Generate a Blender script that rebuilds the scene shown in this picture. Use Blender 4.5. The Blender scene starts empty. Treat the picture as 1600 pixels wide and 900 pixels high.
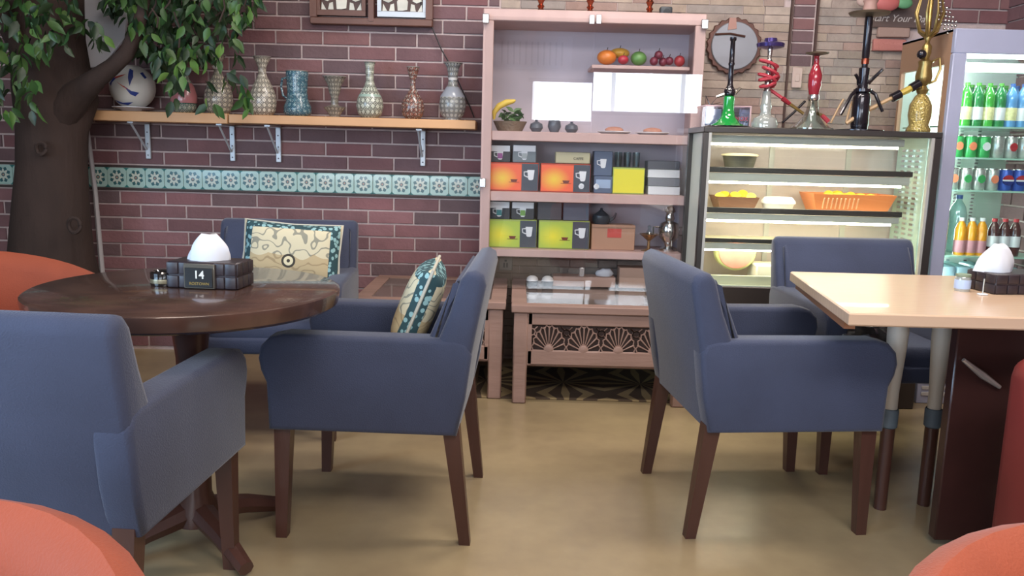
import bpy, bmesh, math, random
from mathutils import Vector, Matrix, Euler, noise
R = math.radians
random.seed(7)
sc = bpy.context.scene
C = sc.collection
# ------------------------------------------------------------------ camera
FPX, PITCH, ROLL, CAMZ = 1300.0, R(9.5), R(1.5), 1.15
_f = Vector((0, math.cos(PITCH), -math.sin(PITCH)))
_u0 = Vector((0, math.sin(PITCH), math.cos(PITCH)))
_r0 = Vector((1, 0, 0))
_r = _r0*math.cos(ROLL) + _u0*math.sin(ROLL)
_u = _u0*math.cos(ROLL) - _r0*math.sin(ROLL)
cam_d = bpy.data.cameras.new('camera')
cam = bpy.data.objects.new('camera', cam_d); C.objects.link(cam)
cam_d.sensor_width = 36; cam_d.lens = FPX/1600*36
cam_d.clip_start = 0.05
m3 = Matrix((_r, _u, -_f)).transposed()
cam.matrix_world = Matrix.Translation((0, 0, CAMZ)) @ m3.to_4x4()
sc.camera = cam
# ------------------------------------------------------------------ view, world
sc.view_settings.view_transform = 'Standard'
sc.view_settings.look = 'None'
sc.view_settings.gamma = 1.0
sc.view_settings.exposure = 0.35
w = bpy.data.worlds.new('world'); sc.world = w; w.use_nodes = True
w.node_tree.nodes['Background'].inputs[0].default_value = (0.75, 0.82, 1.0, 1)
w.node_tree.nodes['Background'].inputs[1].default_value = 0.6
# ------------------------------------------------------------------ lights of the room and added fill lights
def area(name, loc, size, size_y, power, col, rot):
    l = bpy.data.lights.new(name, 'AREA'); l.shape = 'RECTANGLE'; l.size = size; l.size_y = size_y
    l.energy = power; l.color = col
    o = bpy.data.objects.new(name, l); C.objects.link(o); o.location = loc; o.rotation_euler = rot
    return o
area('daylight_window_right', (1.55, -2.93, 1.775), 2.7, .49, 22, (0.86, 0.94, 1.0), (R(90), 0, 0))
area('fill_light_front_left', (-1.75, -2.93, 1.4), 2.1, 1.5, 32, (0.80, 0.90, 1.0), (R(90), 0, 0))  # added fill from the front left, brightens cabinet and chairs
area('ceiling_fill_light', (0.7, 0.0, 2.8), 2.6, .6, 60, (0.97, 0.95, 0.97), (R(32), 0, 0))  # added soft fill tilted at the back wall, brightens the cabinet
area('daylight_window_left', (-2.95, 0.3, 1.55), 2.2, 1.5, 66, (0.42, 0.70, 1.0), (R(90), 0, R(-90)))
area('ceiling_lamp_light', (1.2, 2.4, 2.83), 1.2, 0.3, 30, (1.0, 0.92, 0.84), (0, 0, 0))
area('ceiling_lamp_light', (0.4, 3.2, 2.83), 1.2, 0.25, 24, (1.0, 0.92, 0.86), (0, 0, 0))
area('ceiling_lamp_light', (-1.0, 2.6, 2.83), 0.9, 0.25, 9, (1.0, 0.84, 0.72), (0, 0, 0))
area('ceiling_lamp_light', (0.2, 0.6, 2.83), 1.2, 0.3, 10, (1.0, 0.88, 0.76), (0, 0, 0))

# ================================================================== helpers
def ray(px, py):
    return _f + _r*((px-800)/FPX) + _u*((450-py)/FPX)
def P(px, py, Y):
    d = ray(px, py); t = Y/d.y
    return Vector((d.x*t, Y, CAMZ + d.z*t))
def PZ(px, py, z):
    d = ray(px, py); t = (z-CAMZ)/d.z
    return Vector((d.x*t, d.y*t, z))
def proj(v):
    q = Vector(v) - Vector((0, 0, CAMZ)); k = q.dot(_f)
    return 800 + FPX*q.dot(_r)/k, 450 - FPX*q.dot(_u)/k

def lin(c):
    c /= 255.0
    return c/12.92 if c <= 0.04045 else ((c+0.055)/1.055)**2.4
def rgb(h):
    return tuple(lin(int(h[i:i+2], 16)) for i in (0, 2, 4)) + (1.0,)

MATS = {}
def mat(name, col, rough=0.6, metal=0.0, bump=0.0, bscale=60.0, var=0.0, vscale=6.0, spec=0.5, emit=None, estr=0.0, sheen=0.0, coat=0.0, stretch=None, objvar=0.0):
    if name in MATS: return MATS[name]
    m = bpy.data.materials.new(name); m.use_nodes = True
    nt = m.node_tree; b = nt.nodes['Principled BSDF']
    c = rgb(col) if isinstance(col, str) else col
    b.inputs['Base Color'].default_value = c
    b.inputs['Roughness'].default_value = rough
    b.inputs['Metallic'].default_value = metal
    b.inputs['Specular IOR Level'].default_value = spec
    if sheen: b.inputs['Sheen Weight'].default_value = sheen; b.inputs['Sheen Roughness'].default_value = 0.4
    if coat: b.inputs['Coat Weight'].default_value = coat
    if emit:
        b.inputs['Emission Color'].default_value = rgb(emit); b.inputs['Emission Strength'].default_value = estr
    tc = nt.nodes.new('ShaderNodeTexCoord'); mp = nt.nodes.new('ShaderNodeMapping')
    nt.links.new(tc.outputs['Object'], mp.inputs[0])
    if stretch: mp.inputs['Scale'].default_value = stretch
    last = None
    if var > 0 or objvar > 0:
        n = nt.nodes.new('ShaderNodeTexNoise'); n.inputs['Scale'].default_value = vscale; n.inputs['Detail'].default_value = 5
        nt.links.new(mp.outputs[0], n.inputs['Vector'])
        mr = nt.nodes.new('ShaderNodeMapRange')
        mr.inputs['From Min'].default_value = 0.25; mr.inputs['From Max'].default_value = 0.75
        mr.inputs['To Min'].default_value = 1-var; mr.inputs['To Max'].default_value = 1+var
        nt.links.new(n.outputs['Fac'], mr.inputs['Value'])
        hs = nt.nodes.new('ShaderNodeHueSaturation'); hs.inputs['Color'].default_value = c
        nt.links.new(mr.outputs[0], hs.inputs['Value'])
        if objvar > 0:
            oi = nt.nodes.new('ShaderNodeObjectInfo'); m2 = nt.nodes.new('ShaderNodeMapRange')
            m2.inputs['To Min'].default_value = 1-objvar; m2.inputs['To Max'].default_value = 1+objvar
            nt.links.new(oi.outputs['Random'], m2.inputs['Value'])
            mm = nt.nodes.new('ShaderNodeMath'); mm.operation = 'MULTIPLY'
            nt.links.new(mr.outputs[0], mm.inputs[0]); nt.links.new(m2.outputs[0], mm.inputs[1])
            nt.links.new(mm.outputs[0], hs.inputs['Value'])
        nt.links.new(hs.outputs[0], b.inputs['Base Color'])
    if bump > 0:
        n = nt.nodes.new('ShaderNodeTexNoise'); n.inputs['Scale'].default_value = bscale; n.inputs['Detail'].default_value = 4
        nt.links.new(mp.outputs[0], n.inputs['Vector'])
        bp = nt.nodes.new('ShaderNodeBump'); bp.inputs['Strength'].default_value = bump; bp.inputs['Distance'].default_value = 0.01
        nt.links.new(n.outputs['Fac'], bp.inputs['Height']); nt.links.new(bp.outputs[0], b.inputs['Normal'])
    MATS[name] = m
    return m

def ramp_mat(name, cols, rough=0.8, bump=0.3, bscale=70, var=0.25, vscale=9, leaf=False):
    """each object picks its own tone from cols by its random number, with mottling"""
    if name in MATS: return MATS[name]
    m = bpy.data.materials.new(name); m.use_nodes = True
    nt = m.node_tree; b = nt.nodes['Principled BSDF']; b.inputs['Roughness'].default_value = rough
    oi = nt.nodes.new('ShaderNodeObjectInfo'); cr = nt.nodes.new('ShaderNodeValToRGB')
    cr.color_ramp.interpolation = 'CONSTANT' if not leaf else 'LINEAR'
    e = cr.color_ramp.elements
    while len(e) < len(cols): e.new(0.5)
    for i, c in enumerate(cols):
        e[i].position = i/len(cols); e[i].color = rgb(c)
    nt.links.new(oi.outputs['Random'], cr.inputs[0])
    geo = nt.nodes.new('ShaderNodeNewGeometry')
    n = nt.nodes.new('ShaderNodeTexNoise'); n.inputs['Scale'].default_value = vscale; n.inputs['Detail'].default_value = 6
    nt.links.new(geo.outputs['Position'], n.inputs['Vector'])
    mr = nt.nodes.new('ShaderNodeMapRange'); mr.inputs['From Min'].default_value = .3; mr.inputs['From Max'].default_value = .7
    mr.inputs['To Min'].default_value = 1-var; mr.inputs['To Max'].default_value = 1+var
    nt.links.new(n.outputs['Fac'], mr.inputs['Value'])
    hs = nt.nodes.new('ShaderNodeHueSaturation'); nt.links.new(cr.outputs[0], hs.inputs['Color']); nt.links.new(mr.outputs[0], hs.inputs['Value'])
    nt.links.new(hs.outputs[0], b.inputs['Base Color'])
    n2 = nt.nodes.new('ShaderNodeTexNoise'); n2.inputs['Scale'].default_value = bscale; n2.inputs['Detail'].default_value = 5
    nt.links.new(geo.outputs['Position'], n2.inputs['Vector'])
    bp = nt.nodes.new('ShaderNodeBump'); bp.inputs['Strength'].default_value = bump; bp.inputs['Distance'].default_value = .01
    nt.links.new(n2.outputs['Fac'], bp.inputs['Height']); nt.links.new(bp.outputs[0], b.inputs['Normal'])
    MATS[name] = m
    return m

def glass(name, tint='FFFFFF', refl=1.0, rough=0.0):
    """thin pane: see through, mirror reflection by Fresnel"""
    if name in MATS: return MATS[name]
    m = bpy.data.materials.new(name); m.use_nodes = True
    nt = m.node_tree; nt.nodes.clear()
    out = nt.nodes.new('ShaderNodeOutputMaterial'); mx = nt.nodes.new('ShaderNodeMixShader')
    t = nt.nodes.new('ShaderNodeBsdfTransparent'); t.inputs[0].default_value = rgb(tint)
    g = nt.nodes.new('ShaderNodeBsdfGlossy'); g.inputs['Roughness'].default_value = rough
    fr = nt.nodes.new('ShaderNodeFresnel'); fr.inputs['IOR'].default_value = 1.5
    mu = nt.nodes.new('ShaderNodeMath'); mu.operation = 'MULTIPLY'; mu.inputs[1].default_value = refl; mu.use_clamp = True
    ge = nt.nodes.new('ShaderNodeNewGeometry'); sb = nt.nodes.new('ShaderNodeMath'); sb.operation = 'SUBTRACT'; sb.inputs[0].default_value = 1.0
    m3_ = nt.nodes.new('ShaderNodeMath'); m3_.operation = 'MULTIPLY'
    nt.links.new(ge.outputs['Backfacing'], sb.inputs[1]); nt.links.new(fr.outputs[0], mu.inputs[0])
    nt.links.new(mu.outputs[0], m3_.inputs[0]); nt.links.new(sb.outputs[0], m3_.inputs[1]); nt.links.new(m3_.outputs[0], mx.inputs[0])
    nt.links.new(t.outputs[0], mx.inputs[1]); nt.links.new(g.outputs[0], mx.inputs[2]); nt.links.new(mx.outputs[0], out.inputs[0])
    MATS[name] = m
    return m

def emitm(name, col, s):
    if name in MATS: return MATS[name]
    m = bpy.data.materials.new(name); m.use_nodes = True
    nt = m.node_tree; nt.nodes.clear()
    out = nt.nodes.new('ShaderNodeOutputMaterial'); e = nt.nodes.new('ShaderNodeEmission')
    e.inputs[0].default_value = rgb(col); e.inputs[1].default_value = s
    nt.links.new(e.outputs[0], out.inputs[0]); MATS[name] = m
    return m

class NT:
    """tiny helper for math node chains"""
    def __init__(s, name, rough=0.4, coat=0.0):
        s.m = bpy.data.materials.new(name); s.m.use_nodes = True; s.nt = s.m.node_tree
        s.b = s.nt.nodes['Principled BSDF']; s.b.inputs['Roughness'].default_value = rough
        s.b.inputs['Coat Weight'].default_value = coat
        MATS[name] = s.m
    def n(s, t): return s.nt.nodes.new(t)
    def l(s, a, b): s.nt.links.new(a, b)
    def val(s, inp, v):
        if isinstance(v, (int, float)): inp.default_value = v
        else: s.l(v, inp)
    def math(s, op, a, b=0.0, c=None):
        q = s.n('ShaderNodeMath'); q.operation = op; s.val(q.inputs[0], a); s.val(q.inputs[1], b)
        if c is not None: s.val(q.inputs[2], c)
        return q.outputs[0]
    def mix(s, f, a, b):
        q = s.n('ShaderNodeMix'); q.data_type = 'RGBA'; s.val(q.inputs[0], f)
        for i, v in ((6, a), (7, b)):
            if isinstance(v, str): q.inputs[i].default_value = rgb(v)
            else: s.l(v, q.inputs[i])
        return q.outputs[2]
    def coords(s, kind='Object'):
        tc = s.n('ShaderNodeTexCoord'); sp = s.n('ShaderNodeSeparateXYZ'); s.l(tc.outputs[kind], sp.inputs[0])
        s.tc = tc.outputs[kind]
        return sp.outputs
    def color(s, c): s.l(c, s.b.inputs['Base Color'])

# ------------------------------------------------------------------ mesh builder
class MB:
    def __init__(s): s.bm = bmesh.new()
    def box(s, x0, x1, y0, y1, z0, z1, bev=0.0, seg=1, M=None):
        g = bmesh.ops.create_cube(s.bm, size=1.0)['verts']
        c = Vector(((x0+x1)/2, (y0+y1)/2, (z0+z1)/2)); d = (abs(x1-x0), abs(y1-y0), abs(z1-z0))
        for v in g: v.co = Vector((v.co.x*d[0], v.co.y*d[1], v.co.z*d[2])) + c
        if bev > 0:
            es = list({e for v in g for e in v.link_edges})
            r = bmesh.ops.bevel(s.bm, geom=es, offset=min(bev, min(d)*0.49), segments=seg, profile=0.5, affect='EDGES')
            g = list({v for f in r['faces'] for v in f.verts} | {v for v in g if v.is_valid})
        if M is not None: bmesh.ops.transform(s.bm, matrix=M, verts=g)
        return g
    def prism(s, pts, lo, hi, axis='x', bev=0.0, seg=1):
        """extrude a 2D outline: axis x -> pts are (y,z); y -> (x,z); z -> (x,y)"""
        def mk(p, t):
            if axis == 'x': return Vector((t, p[0], p[1]))
            if axis == 'y': return Vector((p[0], t, p[1]))
            return Vector((p[0], p[1], t))
        a = [s.bm.verts.new(mk(p, lo)) for p in pts]; b = [s.bm.verts.new(mk(p, hi)) for p in pts]
        n = len(pts); fs = [s.bm.faces.new(a), s.bm.faces.new(b[::-1])]
        for i in range(n): fs.append(s.bm.faces.new((a[i], b[i], b[(i+1) % n], a[(i+1) % n])))
        bmesh.ops.recalc_face_normals(s.bm, faces=fs)
        if bev > 0:
            es = [e for f in fs[:2] for e in f.edges]
            bmesh.ops.bevel(s.bm, geom=es, offset=bev, segments=seg, profile=0.5, affect='EDGES')
    def lathe(s, prof, c=(0, 0, 0), n=20, M=None):
        c = Vector(c); rings = []
        for r, z in prof:
            if r < 1e-5: rings.append([s.bm.verts.new(c+Vector((0, 0, z)))])
            else: rings.append([s.bm.verts.new(c+Vector((r*math.cos(2*math.pi*i/n), r*math.sin(2*math.pi*i/n), z))) for i in range(n)])
        for a, b in zip(rings, rings[1:]):
            for i in range(n):
                j = (i+1) % n
                if len(a) == 1 and len(b) == 1: continue
                if len(a) == 1: s.bm.faces.new((a[0], b[j], b[i]))
                elif len(b) == 1: s.bm.faces.new((a[i], a[j], b[0]))
                else: s.bm.faces.new((a[i], a[j], b[j], b[i]))
        if M is not None: bmesh.ops.transform(s.bm, matrix=M, verts=[v for r in rings for v in r])
    def tube(s, pts, rad, n=8, cap=True):
        pts = [Vector(p) for p in pts]
        if not hasattr(rad, '__len__'): rad = [rad]*len(pts)
        rings = []; prev = None
        for i, p in enumerate(pts):
            t = (pts[min(i+1, len(pts)-1)] - pts[max(i-1, 0)]).normalized()
            if prev is None:
                a = Vector((0, 0, 1)) if abs(t.z) < .9 else Vector((1, 0, 0)); u = t.cross(a).normalized()
            else: u = (prev - t*prev.dot(t)).normalized()
            prev = u; v = t.cross(u)
            rings.append([s.bm.verts.new(p + (u*math.cos(2*math.pi*k/n) + v*math.sin(2*math.pi*k/n))*rad[i]) for k in range(n)])
        for a, b in zip(rings, rings[1:]):
            for k in range(n): s.bm.faces.new((a[k], a[(k+1) % n], b[(k+1) % n], b[k]))
        if cap: s.bm.faces.new(rings[0][::-1]); s.bm.faces.new(rings[-1])
        return rings
    def ball(s, c, r, sc=(1, 1, 1), n=12, m=8):
        vs = bmesh.ops.create_uvsphere(s.bm, u_segments=n, v_segments=m, radius=r)['verts']
        for v in vs: v.co = Vector((v.co.x*sc[0], v.co.y*sc[1], v.co.z*sc[2])) + Vector(c)
        return vs
    def mesh(s, name, m, smooth=True, ang=40):
        me = bpy.data.meshes.new(name)
        bmesh.ops.recalc_face_normals(s.bm, faces=s.bm.faces)
        s.bm.to_mesh(me); s.bm.free()
        if m: me.materials.append(m)
        if smooth:
            me.shade_smooth()
            try: me.set_sharp_from_angle(angle=R(ang))
            except Exception: pass
        return me
    def build(s, name, m, parent=None, smooth=True, ang=40, loc=None):
        o = bpy.data.objects.new(name, s.mesh(name, m, smooth, ang)); C.objects.link(o)
        if parent: o.parent = parent
        if loc is not None: o.location = loc
        return o

def tag(o, label=None, cat=None, group=None, kind=None):
    if label: o['label'] = label
    if cat: o['category'] = cat
    if group: o['group'] = group
    if kind: o['kind'] = kind
    return o
def thing(name, label, cat, loc=(0, 0, 0), rz=0, group=None):
    o = bpy.data.objects.new(name, None); o.empty_display_size = 0.05; C.objects.link(o)
    o.location = loc; o.rotation_euler = (0, 0, rz)
    return tag(o, label, cat, group)
def kids(o): return list(o.children)
def copy_tree(o, parent=None):
    c = o.copy(); C.objects.link(c)
    if parent: c.parent = parent
    for ch in kids(o): copy_tree(ch, c)
    return c
def inst(name, me, parent, loc, scale=(1, 1, 1), rot=(0, 0, 0)):
    o = bpy.data.objects.new(name, me); C.objects.link(o); o.parent = parent
    o.location = loc; o.scale = scale; o.rotation_euler = rot
    return o
def text(name, body, size, m, parent, loc, rot=(R(90), 0, 0), shear=0.0, ext=0.0006, bold=0.0, align='CENTER'):
    cu = bpy.data.curves.new(name, 'FONT'); cu.body = body; cu.size = size; cu.align_x = align; cu.align_y = 'CENTER'
    cu.extrude = ext; cu.shear = shear; cu.offset = bold; cu.resolution_u = 3
    cu.materials.append(m)
    tmp = bpy.data.objects.new(name, cu); C.objects.link(tmp)
    me = bpy.data.meshes.new_from_object(tmp.evaluated_get(bpy.context.evaluated_depsgraph_get())); bpy.data.objects.remove(tmp)
    me.materials.clear(); me.materials.append(m)
    o = bpy.data.objects.new(name, me); C.objects.link(o); o.parent = parent; o.location = loc; o.rotation_euler = rot
    return o
WALLY = 4.5

# ================================================================== the room
wallm = mat('plain_wall_paint', 'B5ABA2', .8, var=.08)
def slab(name, x0, x1, y0, y1, z0, z1, m, kind='structure'):
    b = MB(); b.box(x0, x1, y0, y1, z0, z1); return tag(b.build(name, m, smooth=False), kind=kind)
# floor material
f = NT('polished_tan_floor', .22)
xyz = f.coords('Object')
nz = f.n('ShaderNodeTexNoise'); nz.inputs['Scale'].default_value = 1.6; nz.inputs['Detail'].default_value = 6; f.l(f.tc, nz.inputs[0])
nz2 = f.n('ShaderNodeTexNoise'); nz2.inputs['Scale'].default_value = 14; nz2.inputs['Detail'].default_value = 8; f.l(f.tc, nz2.inputs[0])
k = f.math('ADD', f.math('MULTIPLY', nz.outputs[0], 1.6), f.math('MULTIPLY', nz2.outputs[0], .5))
k = f.math('SUBTRACT', k, .62); k.node.use_clamp = True
f.color(f.mix(k, '86745A', 'AE9A76'))
f.b.inputs['Roughness'].default_value = .28
slab('floor', -3.2, 3.0, -3.1, 4.7, -.1, 0, MATS['polished_tan_floor'])
slab('ceiling', -3.2, 3.0, -3.1, 4.7, 2.9, 3.0, mat('ceiling_dark', '6E665E', .8))
slab('wall_left', -3.2, -3.1, -3.1, 4.7, 0, 2.9, mat('left_wall_brown', '54423A', .8))

# wall behind the camera with its daylight window and one added for fill light
FW = -3.0
wf = slab('wall_front', -3.1, 3.0, FW-.1, FW, 0, 2.9, wallm)
def lit_window(name, x0, x1, z0, z1, panes, s):
    t = bpy.data.objects.new(name, None); C.objects.link(t); t['kind'] = 'structure'; t.location = ((x0+x1)/2, FW, z0)
    fm = mat('dark_window_frame', '4A4038', .5); W = x1-x0; H = z1-z0
    b = MB()
    b.box(-W/2-.05, W/2+.05, 0, .05, -.05, 0); b.box(-W/2-.05, W/2+.05, 0, .05, H, H+.05)
    for i in range(panes+1):
        x = -W/2 + W*i/panes; b.box(x-.025, x+.025, 0, .05, 0, H)
    b.build('window_frame', fm, t)
    for i in range(panes):
        b = MB(); xa = -W/2+W*i/panes+.025; xb = -W/2+W*(i+1)/panes-.025
        b.box(xa, xb, .01, .02, 0, H); b.build('pane', emitm('daylight_sky', 'E6F1FF', s), t, smooth=False)
    return t
lit_window('window_1', .20, 2.9, 1.53, 2.02, 3, 6.0)
lit_window('fill_window', -2.8, -.7, .65, 2.15, 2, 3.5)  # added glowing window, only there to throw more light forward
tv = thing('wall_vent', 'pale slotted air vent high on the wall behind the camera', 'vent', (.2, FW, 2.18))
b = MB(); b.box(-.5, .5, 0, .04, 0, .42, .005); b.build('vent_panel', mat('vent_pale', 'D8D4D8', .5), tv)
for i in range(11):
    b = MB(); b.box(-.42+i*.078, -.40+i*.078, .036, .045, .05, .34); b.build('slot', mat('slot_dark', '1A1818', .6), tv)
# window on the left wall (out of frame): daylight for the near left chair
t = bpy.data.objects.new('window_2', None); C.objects.link(t); t['kind'] = 'structure'; t.location = (-3.1, .3, .85)
b = MB(); b.box(0, .04, -1.15, 1.15, -.05, 0); b.box(0, .04, -1.15, 1.15, 1.4, 1.45); b.box(0, .04, -1.15, -1.1, 0, 1.4); b.box(0, .04, 1.1, 1.15, 0, 1.4)
b.build('window_frame', mat('dark_window_frame', '4A4038', .5), t)
b = MB(); b.box(.01, .02, -1.1, 1.1, 0, 1.4); b.build('pane', emitm('daylight_left', 'CFE2FF', 3.0), t, smooth=False)

# ------------------------------------------------------------------ back wall: brick part
mortar = mat('mortar', 'C2AEAA', .9, bump=.4, bscale=120, var=.12, vscale=20)
XL, XB = -3.1, -.10                # brick from left wall to beside the cabinet
wall_b = bpy.data.objects.new('wall_back', None); C.objects.link(wall_b); wall_b['kind'] = 'structure'; wall_b.location = (0, WALLY, 0)
b = MB(); b.box(XL, 3.0, 0, .1, 0, 2.9); b.build('mortar_bed', mortar, wall_b, smooth=False)
def brick_mesh(name, m, d=.007, be=.003):
    b = MB(); vs = []
    for (x, z, y) in ((-.5, -.5, 0), (.5, -.5, 0), (.5, .5, 0), (-.5, .5, 0)): vs.append(b.bm.verts.new((x, y, z)))
    f1 = [b.bm.verts.new((x*.985, -d, z*.94)) for x, z in ((-.5, -.5), (.5, -.5), (.5, .5), (-.5, .5))]
    m1 = [b.bm.verts.new((x, -d+be, z)) for x, z in ((-.5, -.5), (.5, -.5), (.5, .5), (-.5, .5))]
    for i in range(4):
        j = (i+1) % 4
        b.bm.faces.new((vs[i], vs[j], m1[j], m1[i])); b.bm.faces.new((m1[i], m1[j], f1[j], f1[i]))
    b.bm.faces.new(f1)
    return b.mesh(name, m, smooth=False)
brickm = ramp_mat('brick_face', ['745558', '6C5254', '7B5657', '665053', '705659', '805A59', '6A5355', '785052', '6F5557'], .8, .35, 60, .14, 7)
brickr = ramp_mat('brick_face_red', ['825A5C', '765456', '886062', '645052', '7E5A5C', '8C6466', '6C5456', '82585A', '7A585A'], .8, .35, 60, .14, 7)
BR = brick_mesh('brick', brickm); BR2 = brick_mesh('brick', brickr)
zt = P(450, 268, WALLY).z; zb = P(450, 300, WALLY).z          # tile band
BP, BH, J = .246, .0715, .0095
rects = []
def rows(z0, dirn, n):
    for r in range(n):
        z = z0 + dirn*BH*(r+.5)
        x = XL - random.uniform(0, .12)*BP - (r % 2)*BP*.5
        while x < XB:
            a, bb = max(x, XL), min(x+BP, XB)
            if bb-a > .035: rects.append((a+J/2, bb-J/2, z))
            x += BP
rows(zt+.016, 1, int((2.88-zt)/BH)); rows(zb-.016, -1, int((zb-.02)/BH))
def vis(rc):
    px, py = proj(((rc[0]+rc[1])/2, WALLY, rc[2]))
    s = 0
    if px < -30 or px > 780 or py < -14: s += 1000
    if py > 430: s += 200 + py
    if 30 < px < 130 and py > 60: s += 500
    return s
rects.sort(key=vis)
for (a, bb, z) in rects[:300]:
    inst('brick', BR if z > zt else BR2, wall_b, ((a+bb)/2, random.uniform(-.002, .001), z), (bb-a, 1, BH-J), (random.uniform(-.012, .012), random.uniform(-.004, .004), 0))
b = MB()
for (a, bb, z) in rects[300:]: b.box(a, bb, -.012, 0, z-(BH-J)/2, z+(BH-J)/2)
tag(b.build('brick_course', brickm, wall_b, smooth=False), kind='stuff')

# tile band with eight-pointed stars
tn = NT('star_tile_glaze', .25, .3)
s_ = tn.coords('Object')
X, Z = tn.math('MULTIPLY', s_[0], 2.0), tn.math('MULTIPLY', s_[2], 2.0)
rad = tn.math('SQRT', tn.math('ADD', tn.math('MULTIPLY', X, X), tn.math('MULTIPLY', Z, Z)))
ang = tn.math('ARCTAN2', Z, X)
c8 = tn.math('COSINE', tn.math('MULTIPLY', ang, 8.0))
pet = tn.math('LESS_THAN', rad, tn.math('ADD', .50, tn.math('MULTIPLY', c8, .13)))
out = tn.math('LESS_THAN', rad, tn.math('SUBTRACT', .72, tn.math('MULTIPLY', c8, .08)))
core = tn.math('LESS_THAN', rad, .20); core2 = tn.math('LESS_THAN', rad, .09)
cor = tn.math('GREATER_THAN', rad, 1.22)
col = tn.mix(out, 'A9C6BC', '3A6468')
col = tn.mix(cor, col, '3F7F7A')
col = tn.mix(pet, col, 'C9CFC0'); col = tn.mix(core, col, '4C6A6C'); col = tn.mix(core2, col, 'B98E7C')
tn.color(col)
T_ = brick_mesh('tile', MATS['star_tile_glaze'], .010, .002)
tw = zt-zb
x = XL; i = 0
while x < XB - .01:
    w_ = min(tw*.93, XB-x)
    inst('tile', T_, wall_b, (x+w_/2, 0, (zt+zb)/2), (w_-.002, 1, tw-.004)); x += w_
b = MB(); dk = mat('band_trim_dark', '40322F', .6)
b.box(XL, XB, -.016, 0, zt+.001, zt+.012, .002); b.box(XL, XB, -.016, 0, zb-.012, zb-.001, .002)
b.build('border_strip', dk, wall_b)

# ------------------------------------------------------------------ back wall: stone part
stonem = ramp_mat('ledge_stone', ['9A8A80', 'A39186', '958579', 'AD9B8E', 'A08A7E', 'A59282', '988C84', 'B3A192', 'A0857A'], .85, .5, 45, .14, 12)
ST = brick_mesh('stone', stonem, .006, .002)
XS1 = P(1412, 60, WALLY).x
srects = []
z = .02; SH = .042
while z < 2.86:
    x = XB + random.uniform(-.2, 0); zc = z+SH/2
    top = proj((1.9, WALLY, z))[1]
    while x < XS1:
        L = random.uniform(.10, .30); a, bb = max(x, XB+.004), min(x+L, XS1); x += L
        if bb-a < .03: continue
        srects.append((a+.002, bb-.002, zc))
    z += SH
colx0, colx1 = P(1236, 50, WALLY).x, P(1272, 50, WALLY).x
srects2 = []
for (a, bb, zc) in srects:
    zcol = P(1255, 105, WALLY).z
    if zc > zcol and bb > colx0-.012 and a < colx1+.012:
        if a < colx0-.05: srects2.append((a, colx0-.014, zc))
        if bb > colx1+.05: srects2.append((colx1+.014, bb, zc))
    else: srects2.append((a, bb, zc))
def vis2(rc):
    px, py = proj(((rc[0]+rc[1])/2, WALLY, rc[2]))
    s = abs(px-1200)*.1
    if px < 760 or px > 1500 or py < -8: s += 2000
    if py > 205: s += 600 + py
    elif px < 1100 and py > 18: s += 500
    return s
srects2.sort(key=vis2)
for (a, bb, z) in srects2[:290]:
    inst('stone', ST, wall_b, ((a+bb)/2, random.uniform(-.003, .002), z), (bb-a, 1, SH-.002))
b = MB()
for (a, bb, z) in srects2[290:]: b.box(a, bb, -.014-random.uniform(0, .006), 0, z-SH/2+.0015, z+SH/2-.0015)
tag(b.build('stone_course', stonem, wall_b, smooth=False), kind='stuff')
# narrow brick column with dark rails
zc0 = P(1255, 105, WALLY).z
z = zc0
while z < 2.86:
    inst('brick', BR, wall_b, ((colx0+colx1)/2, 0, z+.03), (colx1-colx0-.012, 1, .054)); z += .062
b = MB(); b.box(colx0-.012, colx0-.002, -.02, 0, 1.3, 2.88); b.box(colx1+.002, colx1+.012, -.02, 0, zc0-.01, 2.88)
b.build('rail', mat('dark_rail', '4B332C', .6), wall_b)
# dark bricks at top right up to the corner
XC = P(1576, 20, WALLY).x
z = P(1500, 42, WALLY).z - .2; r_ = 0
while z < 2.86:
    x = P(1372, 30, WALLY).x + (0 if z > P(1372, 42, WALLY).z else 9) ; r_ += 1
    x = max(XS1-.1, x) if x > 5 else XS1-.12
    x -= .0
    if z < P(1420, 58, WALLY).z: x = XS1+.15
    x += (r_ % 2)*.1
    while x < XC:
        e = min(x+BP, XC)
        if e-x > .04: inst('brick', BR, wall_b, ((x+e)/2, -.008, z+BH/2), (e-x-J, 1, BH-J))
        x = e
    z += BH
# right wall, brick, receding
wr = bpy.data.objects.new('wall_right', None); C.objects.link(wr); wr['kind'] = 'structure'; wr.location = (XC, 0, 0)
b = MB(); b.box(0, .1, -3.1, WALLY, 0, 2.9); b.build('mortar_bed', mortar, wr, smooth=False)
b = MB(); z = 0; r_ = 0
while z < 2.85:
    y = -3.0 + (r_ % 2)*.12; r_ += 1
    while y < WALLY-.01:
        e = min(y+BP, WALLY-.005); b.box(-.012, 0, y+J/2, e-J/2, z+J/2, z+BH-J/2); y = e
    z += BH
tag(b.build('brick_course', brickm, wr, smooth=False), kind='stuff')
# vertical pale trim beside the tree
pa, pb = P(131, 160, 4.46), P(160, 430, 4.46)
b = MB(); b.tube([pa, (pa+pb)/2+Vector((.01, 0, 0)), pb, pb+Vector((.05, 0, -.3))], [.011, .012, .014, .016], 6)
tag(b.build('trim_1', mat('pale_trim', 'B7B3B4', .7)), kind='structure')

# ================================================================== furniture
fabric = mat('navy_fabric', '363C52', .8, bump=.25, bscale=260, var=.16, vscale=5, sheen=.25)
legw = mat('dark_leg_wood', '4A2E26', .35, bump=.1, var=.2, vscale=12, stretch=(1, 1, .15))

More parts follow.
